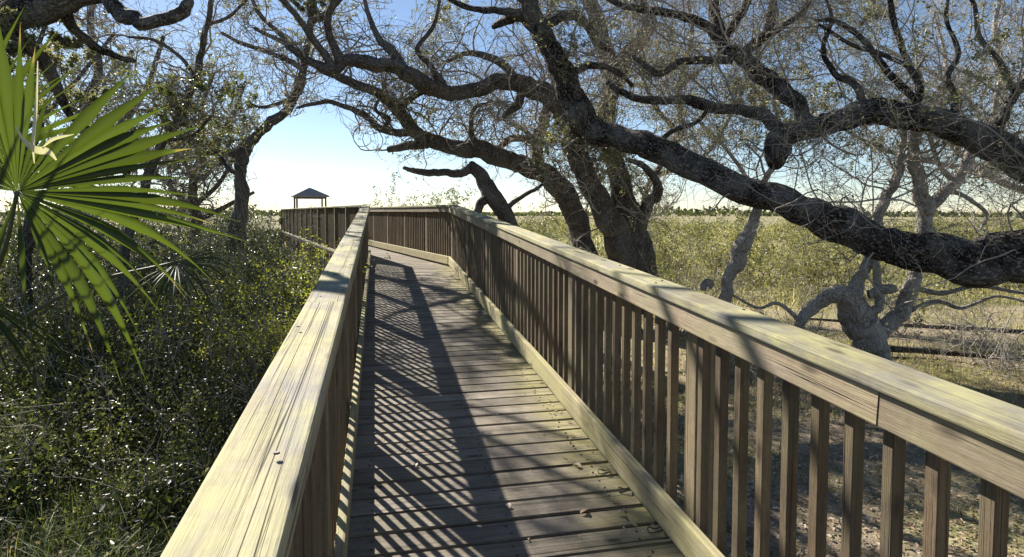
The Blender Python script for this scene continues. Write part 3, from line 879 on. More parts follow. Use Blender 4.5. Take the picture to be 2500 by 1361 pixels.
# broken trunk
oak('short broken oak trunk with one dead limb pointing left at the bend', 'oak_tree', base_at(1250, 12.2), [
    [(1250, 620, 12.1, 62), (1228, 525, 12, 46), (1192, 462, 12, 42), (1166, 416, 12, 34), (1148, 398, 12, 14)],
    [(1172, 425, 12, 26), (1150, 414, 12, 24), (1120, 425, 12, 20), (1070, 421, 12, 18), (1030, 421, 11.9, 17), (985, 410, 11.8, 9)],
    [(1205, 480, 12, 26), (1180, 490, 11.9, 22), (1165, 520, 11.9, 18), (1150, 600, 11.9, 14)],
    [(1225, 520, 12, 14), (1260, 490, 12.2, 12), (1310, 460, 12.4, 9), (1340, 440, 12.5, 6)],
], M_BARK_GREY, M_TWIG, 14, 0, 0, m2=3, m3=3, twig_len=(0.4, 0.9))

# gnarled pale oak in the field
oak('gnarled pale grey oak with twisted base in the sunny field below the great limb', 'oak_tree', base_at(2108, 9.0), [
    [(2128, 890, 9, 84), (2116, 830, 9, 78), (2096, 780, 9, 72), (2074, 736, 8.95, 58), (2092, 692, 9, 32), (2114, 655, 9, 26), (2138, 600, 9.05, 24), (2142, 535, 9.1, 22), (2166, 480, 9.1, 22), (2190, 430, 9.1, 20), (2200, 380, 9.1, 18), (2206, 330, 9.1, 13), (2190, 250, 9.1, 9)],
    [(2108, 845, 8.95, 46), (2150, 816, 8.9, 40), (2196, 768, 8.9, 38), (2220, 716, 8.9, 36), (2232, 680, 8.95, 34), (2246, 620, 9, 34), (2256, 560, 9, 38), (2258, 508, 9, 38), (2245, 460, 9, 32), (2236, 400, 9, 29), (2230, 340, 9, 24), (2250, 260, 9, 16), (2240, 150, 9, 11)],
    [(2256, 512, 9, 32), (2292, 484, 9, 30), (2332, 444, 9, 28), (2360, 398, 9, 25), (2378, 366, 9, 20), (2420, 300, 9, 14), (2440, 200, 9, 9)],
    [(2090, 760, 8.95, 56), (2056, 722, 8.85, 44), (2026, 722, 8.8, 37), (1992, 748, 8.8, 32), (1958, 780, 8.8, 24), (1925, 850, 8.8, 16)],
    [(2110, 770, 8.9, 28), (2146, 742, 8.85, 22), (2138, 656, 8.9, 18), (2128, 610, 9, 12)],
    [(2120, 720, 8.9, 24), (2176, 706, 8.8, 24), (2182, 712, 8.8, 14)],
    [(2222, 700, 8.9, 14), (2300, 716, 8.7, 12), (2390, 698, 8.5, 10), (2500, 716, 8.3, 8), (2600, 700, 8.2, 6)],
    [(2190, 775, 8.9, 14), (2280, 738, 8.8, 11), (2350, 752, 8.7, 9), (2430, 724, 8.6, 7), (2520, 742, 8.5, 5)],
    [(1955, 784, 8.8, 12), (1900, 742, 8.8, 9), (1850, 752, 8.8, 7), (1780, 716, 8.8, 5)],
    [(2330, 446, 9, 14), (2290, 400, 9, 12), (2270, 330, 9, 9)],
    [(2258, 500, 9, 12), (2330, 470, 9, 11), (2406, 520, 9, 9), (2395, 560, 9, 6)],
], M_BARK_PALE, M_TWIG_PALE, 15, 4.5, 7000, (0.022, 0.036), m2=7, m3=4, tw=0.8, twig_len=(0.7, 1.6))

oak('slim pale crooked trunk rising behind the ramp railing to the hanging burl', 'oak_tree', base_at(1765, 10.0), [
    [(1765, 760, 10, 32), (1775, 692, 10, 32), (1796, 640, 10, 35), (1816, 590, 10, 35), (1836, 550, 10, 26), (1850, 508, 10, 22), (1868, 440, 10, 18), (1890, 402, 10, 14), (1910, 330, 10, 11), (1890, 240, 10.1, 8), (1930, 140, 10.2, 6)],
    [(1740, 700, 10, 16), (1728, 690, 10, 18), (1716, 706, 9.9, 14)],
    [(1855, 490, 10, 10), (1800, 400, 10.2, 9), (1750, 340, 10.3, 7), (1700, 290, 10.4, 5)],
], M_BARK_PALE, M_TWIG_PALE, 16, 3.6, 2500, (0.022, 0.036), m2=6, m3=5, twig_len=(0.7, 1.5))

# left side
oak('leaning oak with bent trunk left of the walk, beside the sky gap', 'oak_tree', base_at(572, 13.2), [
    [(566, 680, 13.1, 48), (574, 600, 13, 41), (582, 540, 13, 35), (590, 475, 13, 32), (586, 430, 13, 28), (594, 390, 13, 30), (601, 360, 13, 27), (630, 330, 12.9, 22), (660, 302, 12.8, 22), (700, 272, 12.7, 22), (720, 236, 12.6, 20), (736, 200, 12.5, 19), (741, 160, 12.4, 17), (750, 112, 12.2, 16), (760, 50, 12, 14), (745, -40, 11.6, 12), (700, -180, 11, 9), (600, -330, 10.2, 8)],
    [(592, 372, 13, 22), (556, 374, 13, 18), (510, 370, 12.9, 16), (480, 350, 12.9, 14), (462, 316, 12.8, 12), (456, 276, 12.8, 9), (480, 200, 12.8, 7)],
    [(735, 166, 12.4, 14), (700, 146, 12.3, 13), (650, 126, 12.2, 12), (590, 106, 12, 10), (540, 80, 11.8, 7)],
    [(742, 150, 12.4, 14), (690, 90, 12.3, 12), (630, 30, 12, 10), (600, -50, 11.5, 8)],
    [(728, 225, 12.6, 12), (690, 250, 12.8, 10), (640, 262, 13, 8), (600, 250, 13, 6)],
    [(590, 430, 13, 12), (555, 410, 13, 10), (535, 350, 13, 8), (560, 290, 13, 6)],
    [(756, 60, 12, 14), (830, 0, 11.6, 12), (900, -120, 11, 9), (940, -260, 10.4, 7)],
], M_BARK_GREY, M_TWIG, 17, 6.0, 20000, (0.03, 0.055), m2=7, m3=5, twig_len=(0.8, 1.9))

oak('slender leafy tree with curved stem behind the palm', 'slender_tree', base_at(300, 9.4), [
    [(300, 660, 9.3, 24), (330, 520, 9.2, 22), (362, 430, 9.1, 22), (400, 342, 9, 20), (426, 308, 9, 20), (446, 270, 9, 19), (462, 230, 9, 18), (480, 185, 9, 17), (494, 120, 8.9, 15), (506, 60, 8.8, 13), (520, -20, 8.6, 12), (560, -160, 8.2, 10), (640, -300, 7.8, 7)],
    [(480, 190, 9, 10), (440, 140, 9, 9), (380, 100, 9, 8), (310, 90, 9, 6)],
    [(430, 305, 9, 9), (360, 270, 9, 8), (290, 280, 9, 6)],
    [(400, 345, 9, 9), (470, 330, 9, 8), (520, 280, 9, 6)],
    [(506, 60, 8.8, 9), (560, 40, 8.7, 8), (620, -20, 8.5, 6)],
], M_BARK_GREY, M_TWIG, 18, 5.5, 7500, (0.03, 0.055), M_VINELEAF, (0.5, 1.3), m2=6, m3=4)

oak('dark oak boughs dipping in from above the palm at upper left', 'oak_tree', base_at(-900, 5.6), [
    [(-900, 800, 5.6, 240), (-860, 500, 5.6, 200), (-700, 260, 5.6, 160), (-420, 120, 5.7, 120), (-180, 70, 5.8, 95), (0, 48, 5.8, 80), (80, 30, 5.9, 72), (160, 6, 5.9, 60), (250, -40, 5.9, 46), (330, -120, 6.0, 36), (450, -230, 6.2, 24), (640, -330, 6.6, 14)],
    [(235, -38, 5.9, 34), (262, -6, 5.8, 38), (292, 26, 5.7, 38), (325, 50, 5.6, 36), (356, 58, 5.5, 32), (400, 48, 5.5, 30), (438, 32, 5.5, 30), (458, 8, 5.5, 26), (460, -40, 5.5, 20), (520, -130, 5.5, 14), (640, -220, 5.6, 9)],
    [(20, 60, 5.8, 40), (80, 120, 6, 34), (130, 190, 6.2, 26), (170, 280, 6.4, 18), (240, 330, 6.6, 10)],
    [(150, 10, 5.9, 30), (190, 80, 6.2, 24), (260, 130, 6.5, 18), (330, 150, 6.8, 11)],
    [(330, -120, 6, 24), (420, -160, 6.4, 20), (560, -220, 7, 16), (760, -330, 7.4, 10)],
], M_BARK_DARK, M_TWIG, 19, 4.0, 12000, (0.028, 0.05), m2=5, m3=4, twig_len=(0.7, 1.6))

# oak crowns filling in behind, farther out
oak('pale thicket oak farther back on the left, behind the slender tree', 'oak_tree', base_at(180, 16.0), [
    [(180, 600, 16, 40), (200, 480, 16, 34), (230, 380, 16, 28), (200, 280, 16, 24), (240, 170, 16, 20), (220, 60, 16, 14), (240, -60, 16, 9)],
    [(225, 390, 16, 20), (300, 300, 16, 16), (360, 210, 16, 13), (400, 90, 16, 9)],
    [(205, 290, 16, 18), (120, 200, 16, 14), (60, 100, 16, 10)],
    [(215, 420, 16, 18), (330, 390, 16, 14), (430, 400, 16, 9)],
    [(210, 450, 16, 18), (100, 380, 16, 14), (0, 330, 16, 9)],
], M_BARK_GREY, M_TWIG, 20, 4.5, 18000, (0.04, 0.07), m2=6, m3=4, twig_len=(0.9, 2.0))
oak('bushy small leaved tree filling the gap left of the bent trunk', 'bushy_tree', base_at(470, 15.5), [
    [(470, 640, 15.5, 26), (480, 540, 15.5, 22), (470, 450, 15.5, 19), (500, 370, 15.5, 15), (490, 280, 15.5, 11), (520, 180, 15.5, 8)],
    [(478, 500, 15.5, 14), (540, 440, 15.5, 11), (590, 350, 15.5, 8)],
    [(475, 520, 15.5, 14), (410, 450, 15.5, 11), (350, 400, 15.5, 8)],
    [(480, 430, 15.5, 12), (420, 360, 15.5, 9), (400, 260, 15.5, 7)],
    [(480, 540, 15.5, 14), (560, 500, 15.5, 11), (620, 470, 15.5, 7)],
    [(490, 380, 15.5, 12), (560, 300, 15.5, 9), (600, 200, 15.5, 7)],
], M_BARK_GREY, M_TWIG, 23, 4.5, 15000, (0.04, 0.07), M_OAKLEAF, (0.7, 1.5), m2=6, m3=4)
oak('dark leafy thicket tree directly behind the palm leaves', 'bushy_tree', base_at(60, 10.5), [
    [(60, 640, 10.5, 30), (80, 520, 10.5, 26), (60, 400, 10.5, 22), (100, 300, 10.5, 18), (80, 180, 10.5, 14), (110, 60, 10.5, 9)],
    [(75, 500, 10.5, 16), (170, 430, 10.5, 13), (260, 360, 10.5, 9)],
    [(70, 540, 10.5, 16), (180, 500, 10.5, 13), (300, 470, 10.5, 9)],
    [(65, 400, 10.5, 14), (170, 320, 10.5, 11), (240, 220, 10.5, 8)],
    [(75, 460, 10.5, 14), (-40, 380, 10.5, 11), (-120, 280, 10.5, 8)],
    [(95, 300, 10.5, 12), (200, 180, 10.5, 9), (280, 80, 10.5, 7)],
], M_BARK_GREY, M_TWIG, 24, 4.0, 12000, (0.03, 0.055), M_BUSHLEAF, (0.6, 1.4), m2=6, m3=4)
oak('bare many branched oak farther back above the marsh on the right', 'oak_tree', base_at(2640, 14.0), [
    [(2640, 700, 14, 40), (2600, 560, 14, 32), (2530, 440, 14, 26), (2450, 330, 14, 22), (2450, 190, 14, 16), (2430, 60, 14, 11), (2460, -60, 14, 7)],
    [(2560, 490, 14, 20), (2400, 420, 14, 16), (2290, 300, 14, 13), (2310, 160, 14, 9), (2280, 30, 14, 6)],
    [(2525, 440, 14, 18), (2560, 340, 14, 14), (2560, 200, 14, 9)],
    [(2400, 420, 14, 12), (2200, 380, 14, 10), (2080, 330, 14, 7)],
    [(2425, 330, 14, 12), (2340, 220, 14, 10), (2200, 140, 14, 8), (2080, 80, 14, 6)],
    [(2290, 300, 14, 10), (2180, 260, 14, 8), (2060, 180, 14, 6), (1980, 60, 14, 5)],
], M_BARK_PALE, M_TWIG_PALE, 21, 4.4, 24000, (0.035, 0.055), m2=7, m3=5, tw=0.85, twig_len=(0.9, 2.0))
oak('bare oak farther back, its stem hidden behind the twin trunk', 'oak_tree', base_at(1556, 16.0), [
    [(1556, 690, 16, 17), (1562, 560, 16, 15), (1590, 440, 16, 14), (1660, 330, 16, 15), (1660, 200, 16, 13), (1690, 80, 16, 9), (1670, -40, 16, 6)],
    [(1600, 430, 16, 12), (1720, 380, 16, 10), (1800, 250, 16, 8), (1860, 110, 16, 6)],
    [(1675, 340, 16, 12), (1600, 260, 16, 10), (1560, 140, 16, 8), (1600, 20, 16, 6)],
    [(1665, 210, 16, 10), (1760, 120, 16, 8), (1800, 10, 16, 6)],
], M_BARK_GREY, M_TWIG_PALE, 22, 4.4, 18000, (0.035, 0.06), m2=7, m3=5, tw=0.95, twig_len=(0.9, 2.0))

# ------------------------------------------------------------------ fan palm
def leaflet_mesh(hub, dirv, nrm, L, pitch, fuse, droop, tint, mat, rng, kseg=9):
    """One pleated blade of a fan leaf, folded along its rib, tip drooping."""
    d = norm(dirv)
    n = norm(nrm - d * (nrm @ d))
    w = np.cross(n, d)
    s = np.linspace(0.0, 1, kseg + 1)
    half = np.where(s < fuse, s * math.tan(pitch / 2) * 1.03, fuse * math.tan(pitch / 2) * 1.03 * np.clip((1 - s) / (1 - fuse), 0, 1) ** 1.35) * L
    fold = half * 0.85
    ctr = hub + d * (s * L)[:, None] + np.array([0, 0, -1.0]) * (droop * L * np.clip(s - 0.35, 0, 1) ** 2.2)[:, None]
    rib = ctr + n * fold[:, None]
    lf, rt = ctr + w * half[:, None], ctr - w * half[:, None]
    V = np.stack([lf, rib, rt], 1).reshape(-1, 3)
    Q = []
    for i in range(kseg):
        a = i * 3
        Q += [(a, a + 1, a + 4, a + 3), (a + 1, a + 2, a + 5, a + 4)]
    tn = np.full((kseg + 1, 3), tint * 0.75)
    k = int(rng.choice([0, 0, 1, 1, 2]))
    if k:
        tn[-k:] = 1.0                       # dried tip
    return V, Q, tn.ravel()

def frond(palm, hub_px, blades_, tilt, mat, label, seed, petiole):
    """blades_: (angle in degrees, length m, half-width factor, fused share, droop, lean towards the viewer)."""
    rng = np.random.default_rng(seed)
    hub = at(*hub_px)
    view = norm(hub - EYE)
    u = norm(Rv - view * (Rv @ view))
    v = np.cross(u, view)
    nb = norm(-view + tilt[0] * u + tilt[1] * v)
    a1 = norm(u - nb * (u @ nb))
    a2 = norm(np.cross(nb, a1))
    pet = np.array([at(*p) for p in petiole] + [hub])
    C = catmull(pet, 6)
    r = np.linspace(0.012, 0.007, len(C))
    V, Q, tri, bc = limb_geo(C, r, 7, rng, 0.03)
    fo = world_obj('frond', V, [Q, tri], M_PETIOLE, palm, tuple(hub), True)
    fo['label'] = label
    for a, L, hw, fuse, droop, lean in blades_:
        a += rng.uniform(-1.3, 1.3)
        dv = a1 * math.cos(rad(a)) + a2 * math.sin(rad(a)) + nb * (lean + rng.uniform(-0.05, 0.05))
        n_ = nb + rng.normal(0, 0.32) * a1 + rng.normal(0, 0.32) * a2
        V, Q, tn = leaflet_mesh(hub, dv, n_, L * rng.uniform(0.80, 1.10), rad(hw), fuse * rng.uniform(0.9, 1.1), droop * rng.uniform(0.3, 2.6), rng.uniform(0.1, 0.9), mat, rng)
        world_obj('leaflet', V, [Q], mat, fo, tuple(hub), False, {'tint': ('FLOAT', tn)})

palm = empty('fan_palm', base_at(-260, 2.6))
tag(palm, 'green fan palm with sunlit spread leaf at the left edge', 'palm')
PT = np.array([at(-330, 1500, 2.6), at(-320, 1200, 2.6), at(-300, 1000, 2.6)])
V, Q, tri, bc = limb_geo(catmull(PT, 8), np.full(17, 0.10), 14, np.random.default_rng(3), 0.12)
world_obj('trunk', V, [Q, tri], M_BARK_DARK, palm, tuple(WORLD[palm.name].translation), True, {'barkco': ('FLOAT_VECTOR', bc)})
main_leaf = [(a, 0.72, 7.0, 0.60, 0.08, 0.10) for a in (53, 46, 39.5, 33, 27, 21)]
main_leaf += [(a, 0.78, 5.8, 0.50, 0.14, 0.22) for a in (15, 9.5, 4, -1.5, -7, -12.5)]
main_leaf += [(a, 0.66, 6.8, 0.55, 0.4, 0.22) for a in np.arange(-18, -72, -6.6)]
main_leaf += [(a, 0.48, 6.0, 0.50, 0.25, 0.25) for a in (-80, -94, -110)]
main_leaf += [(a, 0.66, 6.0, 0.58, 0.04, 0.10) for a in np.arange(82, 130, 5.6)]
main_leaf += [(a, 0.42, 6.6, 0.5, 0.05, 0.02) for a in (60, 66.5, 73)]
main_leaf += [(a, 0.60, 6.0, 0.55, 0.10, 0.10) for a in np.arange(132, 178, 5.8)]
frond(palm, (42, 468, 2.3), main_leaf, (0.30, 0.15), M_PALM, 'large sunlit fan leaf spread towards the walk', 31, [(-300, 1000, 2.6), (-120, 860, 2.45), (0, 640, 2.33)])
frond(palm, (-130, 430, 3.0), [(a, 0.95, 5.4, 0.5, 0.12, 0.1) for a in np.arange(-10, 80, 5.2)], (0.6, -0.3), M_PALM, 'darker fan leaf behind the sunlit one', 32, [(-300, 1000, 2.6), (-240, 700, 2.85)])
frond(palm, (432, 640, 3.1), [(a, 0.50 + 0.10 * math.sin(a), 4.6, 0.3, 1.1, 0.25) for a in np.arange(-130, 12, 6.4)], (-0.2, 1.1), M_PALM, 'drooping fan leaf hanging over the undergrowth', 33, [(-290, 1000, 2.6), (-60, 850, 2.7), (200, 700, 2.9)])
frond(palm, (-60, 720, 2.4), [(a, 0.50, 5.0, 0.4, 0.5, 0.2) for a in np.arange(-100, -20, 9.0)], (0.6, 0.5), M_PALM, 'low fan leaf hanging beside the trunk', 34, [(-300, 1000, 2.6), (-180, 850, 2.5)])
# two pale curled strips caught on the leaf
for pts_, w_ in (([(38, 310, 2.2), (60, 345, 2.18), (88, 366, 2.17), (118, 370, 2.17), (138, 392, 2.18)], 0.015), ([(92, 150, 2.2), (88, 260, 2.19), (80, 350, 2.18), (84, 400, 2.18)], 0.007), ([(104, 360, 2.17), (130, 340, 2.15), (180, 328, 2.14)], 0.006)):
    C = catmull(np.array([at(*p) for p in pts_]), 5)
    ww = w_ * np.sin(np.linspace(0.25, 2.9, len(C)))[:, None]
    sd_ = norm(np.cross(np.gradient(C, axis=0), np.array([0.3, 1.0, 0.5])))
    V = np.stack([C + sd_ * ww, C + 0.004 * norm(np.array([0.0, -1.0, 0.2])), C - sd_ * ww], 1).reshape(-1, 3)
    Q = [q for i in range(len(C) - 1) for q in ((i * 3, i * 3 + 1, i * 3 + 4, i * 3 + 3), (i * 3 + 1, i * 3 + 2, i * 3 + 5, i * 3 + 4))]
    world_obj('dry_strip', V, [Q], M_PALMDRY, palm, tuple(C[0]), False, {'tint': ('FLOAT', np.full(len(V), 0.8))})

# ------------------------------------------------------------------ undergrowth on the left
def blades(rng, P, L, W, bend, K=3):
    n = len(P)
    az = rng.uniform(0, 2 * np.pi, n)
    dh = np.stack([np.cos(az), np.sin(az), np.zeros(n)], 1)
    lean = rng.uniform(0.05, 0.5, n)[:, None]
    side = np.stack([-np.sin(az), np.cos(az), np.zeros(n)], 1)
    rows = []
    for k in range(K + 1):
        s = k / K
        c = P + np.array([0, 0, 1.0]) * (L * (s - bend * 0.5 * s * s))[:, None] + dh * (L[:, None] * (lean * s + bend[:, None] * 0.7 * s * s))
        if k < K:
            hw = (W * (1 - 0.75 * s) * 0.5)[:, None]
            rows += [c - side * hw, c + side * hw]
        else:
            rows += [c]
    V = np.stack(rows, 1)
    nv = 2 * K + 1
    b = np.arange(n)[:, None] * nv
    Q = [b + np.array([[2 * k, 2 * k + 1, 2 * k + 3, 2 * k + 2]]) for k in range(K - 1)]
    T = b + np.array([[2 * K - 2, 2 * K - 1, 2 * K]])
    return V.reshape(-1, 3), (np.concatenate(Q) if Q else np.zeros((0, 4), int)), T, nv

def grass_obj(name, rng, P, L, W, bend, mat, label, tint=None, K=3):
    V, Q, T, nv = blades(rng, P, L, W, bend, K)
    tint = rng.uniform(0, 1, len(P)) if tint is None else tint
    o = world_obj(name, V, [Q, T], mat, None, (0, 0, 0), False, {'tint': ('FLOAT', np.repeat(tint, nv))})
    return tag(o, label, kind='stuff')

def left_limit(y):
    """Outer edge of the walk on the thicket side."""
    return np.where(y < 11.6, -0.42, -0.42 - (y - 11.6) * math.tan(TH) - 0.1)

def canopy_h(d):
    return np.interp(d, [3.0, 4.5, 6.0, 8.0, 10.0, 13.0, 20.0, 35.0], [0.25, 0.45, 0.9, 1.7, 2.2, 2.6, 2.9, 3.0])

def undergrowth():
    rng = np.random.default_rng(41)
    # clumps of small leaved shrubs, all grown into one another
    d = np.concatenate([rng.uniform(4.2, 8, 150), rng.uniform(8, 16, 300), rng.uniform(16, 36, 240)])
    n = len(d)
    px = rng.uniform(-420, 900, n)
    c = at(px, np.full(n, 517.0), d)
    lim = left_limit(c[:, 1])
    R = rng.uniform(0.35, 0.85, n) * np.interp(d, [4, 12, 30], [0.8, 1.0, 1.6])
    ok = c[:, 0] < lim - R * 0.75
    c, d, R = c[ok], d[ok], R[ok]
    H = canopy_h(d) * rng.uniform(0.75, 1.2, len(d))
    g = gz(c[:, 0], c[:, 1])
    P, S, T = [], [], []
    stems_p, stems_d, stems_l = [], [], []
    for i in range(len(c)):
        m = int(np.interp(d[i], [4, 8, 14, 30], [560, 560, 360, 240]))
        q = norm(rng.normal(size=(m, 3))) * (rng.uniform(0.25, 1.0, m) ** 0.45)[:, None]
        q[:, 2] = np.abs(q[:, 2]) * 1.0 - 0.25 * rng.uniform(0, 1, m)
        lump = 1 + 0.28 * np.sin(q[:, 0] * 5 + i) * np.sin(q[:, 1] * 5 + 2 * i)
        X = c[i, 0] + q[:, 0] * R[i] * lump
        Y = c[i, 1] + q[:, 1] * R[i] * lump
        Z = g[i] + np.maximum(q[:, 2] * 1.0, -0.15) * H[i] * 0.75 * lump + H[i] * 0.28
        P.append(np.stack([X, Y, Z], 1))
        S.append(rng.choice([0.65, 0.85, 1.1, 1.9], p=[0.25, 0.35, 0.25, 0.15]) * rng.uniform(0.025, 0.05, m) * np.interp(d[i], [4, 12, 30], [0.9, 1.25, 2.2]))
        T.append(np.clip(rng.normal(0.42 + 0.36 * math.sin(i * 1.7), 0.16, m), 0, 0.93))
        k = 4
        stems_p.append(np.column_stack([c[i, 0] + rng.normal(0, R[i] * 0.25, k), c[i, 1] + rng.normal(0, R[i] * 0.25, k), np.full(k, g[i] - 0.03)]))
        stems_d.append(np.column_stack([rng.normal(0, 0.35, k), rng.normal(0, 0.35, k), np.ones(k)]))
        stems_l.append(H[i] * rng.uniform(0.7, 1.45, k))
    P, S, T = np.vstack(P), np.concatenate(S), np.concatenate(T)
    qx, qy, _ = proj(P)
    top = np.interp(qx, [0, 300, 450, 560, 640, 690, 740, 800], [400, 430, 470, 490, 515, 575, 640, 720])
    ok = (P[:, 0] < left_limit(P[:, 1]) - 0.03) & (qy > top + 14 * np.sin(qx * 0.07) + rng.normal(0, 14, len(P)))
    P, S, T = P[ok], S[ok], T[ok]
    ux, uy, ud = proj(P)
    ok = ~((ux > 615) & (ux < 800) & (uy > 610) & (uy < 820) & (ud < 7.6))      # room for the bright bush by the railing
    P, S, T = P[ok], S[ok], T[ok]
    T = np.where(rng.uniform(size=len(T)) < 0.02, 1.0, T)      # pale leaves that paint sun glints into the foliage
    o = leaf_obj('undergrowth', rng, P, S, M_BUSHLEAF, None, (0, 0, 0), T, aspect=0.55, up=0.8)
    tag(o, 'dense small leaved green undergrowth filling the shade left of the walk', kind='stuff')
    sp, sd, sl = np.vstack(stems_p), np.vstack(stems_d), np.concatenate(stems_l)
    p1, r1 = grow(rng, sp, sd, rng.uniform(0.004, 0.010, len(sp)), sl, 7, 0.14, 0.04, 0.3)
    cc = kids(rng, p1, r1, 2, 0.3)
    p2, r2 = grow(rng, cc[0], cc[1], np.clip(cc[2] * 0.6, 0.002, 0.005), rng.uniform(0.2, 0.5, len(cc[0])), 4, 0.25, 0.03, 0.4)
    k1 = (p1[:, :, 0] < left_limit(p1[:, :, 1]) - 0.02).all(1)
    k2 = (p2[:, :, 0] < left_limit(p2[:, :, 1]) - 0.02).all(1)
    Va, Qa = tubes(p1[k1], r1[k1], 3)
    Vb, Qb = tubes(p2[k2], r2[k2], 3)
    o = world_obj('undergrowth', np.vstack([Va, Vb]), [Qa, Qb + len(Va)], M_TWIG, None, (0, 0, 0), True)
    tag(o, 'thin grey stems tangled through the undergrowth left of the walk', kind='stuff')
    # grass at the foot of the railing
    n = 26000
    px = rng.uniform(-500, 800, n)
    d = 2.6 + 6.5 * rng.uniform(0, 1, n) ** 1.1
    c = at(px, np.full(n, 517.0), d)
    cl = np.sin(c[:, 0] * 3.1) + np.sin(c[:, 1] * 2.7 + 1) + rng.normal(0, 0.9, n)
    ok = (c[:, 0] < left_limit(c[:, 1])) & (cl > -0.4)
    c, d = c[ok], d[ok]
    c[:, 2] = gz(c[:, 0], c[:, 1]) - 0.01
    m = len(c)
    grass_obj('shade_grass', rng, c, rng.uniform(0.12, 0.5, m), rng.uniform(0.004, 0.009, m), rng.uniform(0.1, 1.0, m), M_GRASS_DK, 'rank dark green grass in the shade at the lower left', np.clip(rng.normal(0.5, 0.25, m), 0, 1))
    # pale litter over the thicket floor, coloured to paint sun glints
    n = 3000
    px = rng.uniform(-400, 760, n)
    d = 3.0 + 6.0 * rng.uniform(0, 1, n)
    c = at(px, np.full(n, 517.0), d)
    ok = c[:, 0] < left_limit(c[:, 1])
    c, d = c[ok], d[ok]
    c[:, 2] = gz(c[:, 0], c[:, 1]) + rng.uniform(0.01, 0.5, len(c)) * canopy_h(d)
    o = leaf_obj('leaf_litter', rng, c, rng.uniform(0.02, 0.045, len(c)), M_LITTER, None, (0, 0, 0), np.clip(rng.normal(0.75, 0.25, len(c)), 0, 1), aspect=0.6, up=1.5)
    tag(o, 'pale dry leaves standing in for sun glints in the undergrowth left of the walk', kind='stuff')
undergrowth()

def shrub(label, px, py_top, d, width, mat, seed, n, tint=(0.5, 0.25), name='shrub', size=(0.02, 0.04)):
    rng = np.random.default_rng(seed)
    b = base_at(px, d)
    top = at(px, py_top, d)[2]
    H = top - b[2]
    root = empty(name, b)
    tag(root, label, 'shrub')
    k = 26
    sp = np.column_stack([b[0] + rng.normal(0, width * 0.10, k), b[1] + rng.normal(0, width * 0.10, k), np.full(k, b[2] - 0.05)])
    sd = np.column_stack([rng.normal(0, 0.33, k) * width / H * 1.6, rng.normal(0, 0.33, k) * width / H * 1.6, np.ones(k)])
    p1, r1 = grow(rng, sp, sd, rng.uniform(0.006, 0.014, k), H * rng.uniform(0.7, 1.08, k), 8, 0.12, 0.03, 0.3)
    cc = kids(rng, p1, r1, 7, 0.25)
    p2, r2 = grow(rng, cc[0], cc[1], np.clip(cc[2] * 0.6, 0.002, 0.006), rng.uniform(0.15, 0.4, len(cc[0])) * H, 6, 0.2, 0.06, 0.4)
    Va, Qa = tubes(p1, r1, 4)
    Vb, Qb = tubes(p2, r2, 3)
    world_obj('stems', np.vstack([Va, Vb]), [Qa, Qb + len(Va)], M_TWIG, root, b, True)
    ii, kk = rng.integers(0, len(p2), n), rng.integers(1, 7, n)
    PP = p2[ii, kk] + rng.normal(size=(n, 3)) * 0.04
    leaf_obj('foliage', rng, PP, rng.uniform(*size, n), mat, root, b, np.clip(rng.normal(*tint, n), 0, 1), up=0.8)
    return root
shrub('bright yellow green bush close against the left ramp railing', 695, 628, 7.0, 0.75, M_LIMELEAF, 51, 6500, size=(0.022, 0.04))
shrub('dark leafy shrub at the foot of the leaning oak left of the walk', 630, 520, 11.5, 1.3, M_BUSHLEAF, 52, 5200)
shrub('wispy shrub standing beyond the bend just right of the left railing end', 1010, 432, 19.0, 3.2, M_OAKLEAF, 53, 9500, (0.2, 0.2), size=(0.05, 0.09))
shrub('dark green tree clump on the thicket side at the far end of the level walk', 622, 500, 31.0, 6.5, M_BUSHLEAF, 63, 9000, (0.4, 0.2), size=(0.09, 0.16))
shrub('rounded olive shrub beyond the ramp railing between leaning oak and broken trunk', 1330, 520, 17.0, 2.2, M_OAKLEAF, 54, 6500, (0.35, 0.2), size=(0.05, 0.08))
shrub('tall loose olive shrub at the marsh edge just left of the leaning oak', 1290, 505, 21.0, 2.6, M_MARSHLEAF, 56, 6000, (0.35, 0.25), size=(0.06, 0.10))
shrub('broad olive shrub on the marsh behind the slim crooked trunk', 1790, 540, 24.0, 3.0, M_MARSHLEAF, 57, 6500, (0.45, 0.25), size=(0.06, 0.11))
shrub('straggly olive bush on the marsh right of the twin trunk', 1625, 515, 20.0, 2.2, M_MARSHLEAF, 58, 4500, (0.3, 0.25), size=(0.05, 0.09))
shrub('olive bush on the marsh seen under the great limb, left of the gnarled oak', 1985, 560, 19.0, 2.6, M_MARSHLEAF, 59, 5000, (0.5, 0.25), size=(0.05, 0.09))
shrub('low spreading bush on the marsh between gnarled oak and right edge', 2350, 545, 22.0, 3.4, M_MARSHLEAF, 60, 6000, (0.4, 0.25), size=(0.06, 0.10))
shrub('second bright yellow green bush by the left railing, farther along', 745, 610, 9.6, 0.7, M_LIMELEAF, 62, 4000, size=(0.025, 0.045))
shrub('small yellow green clump in the field right of the twin trunk', 1640, 628, 12.5, 0.5, M_LIMELEAF, 55, 900, size=(0.03, 0.05))

# ------------------------------------------------------------------ field and marsh on the right
def right_limit(y):
    return np.where(y < 10.5, 1.5, 1.5 - (y - 10.5) * math.tan(TH))

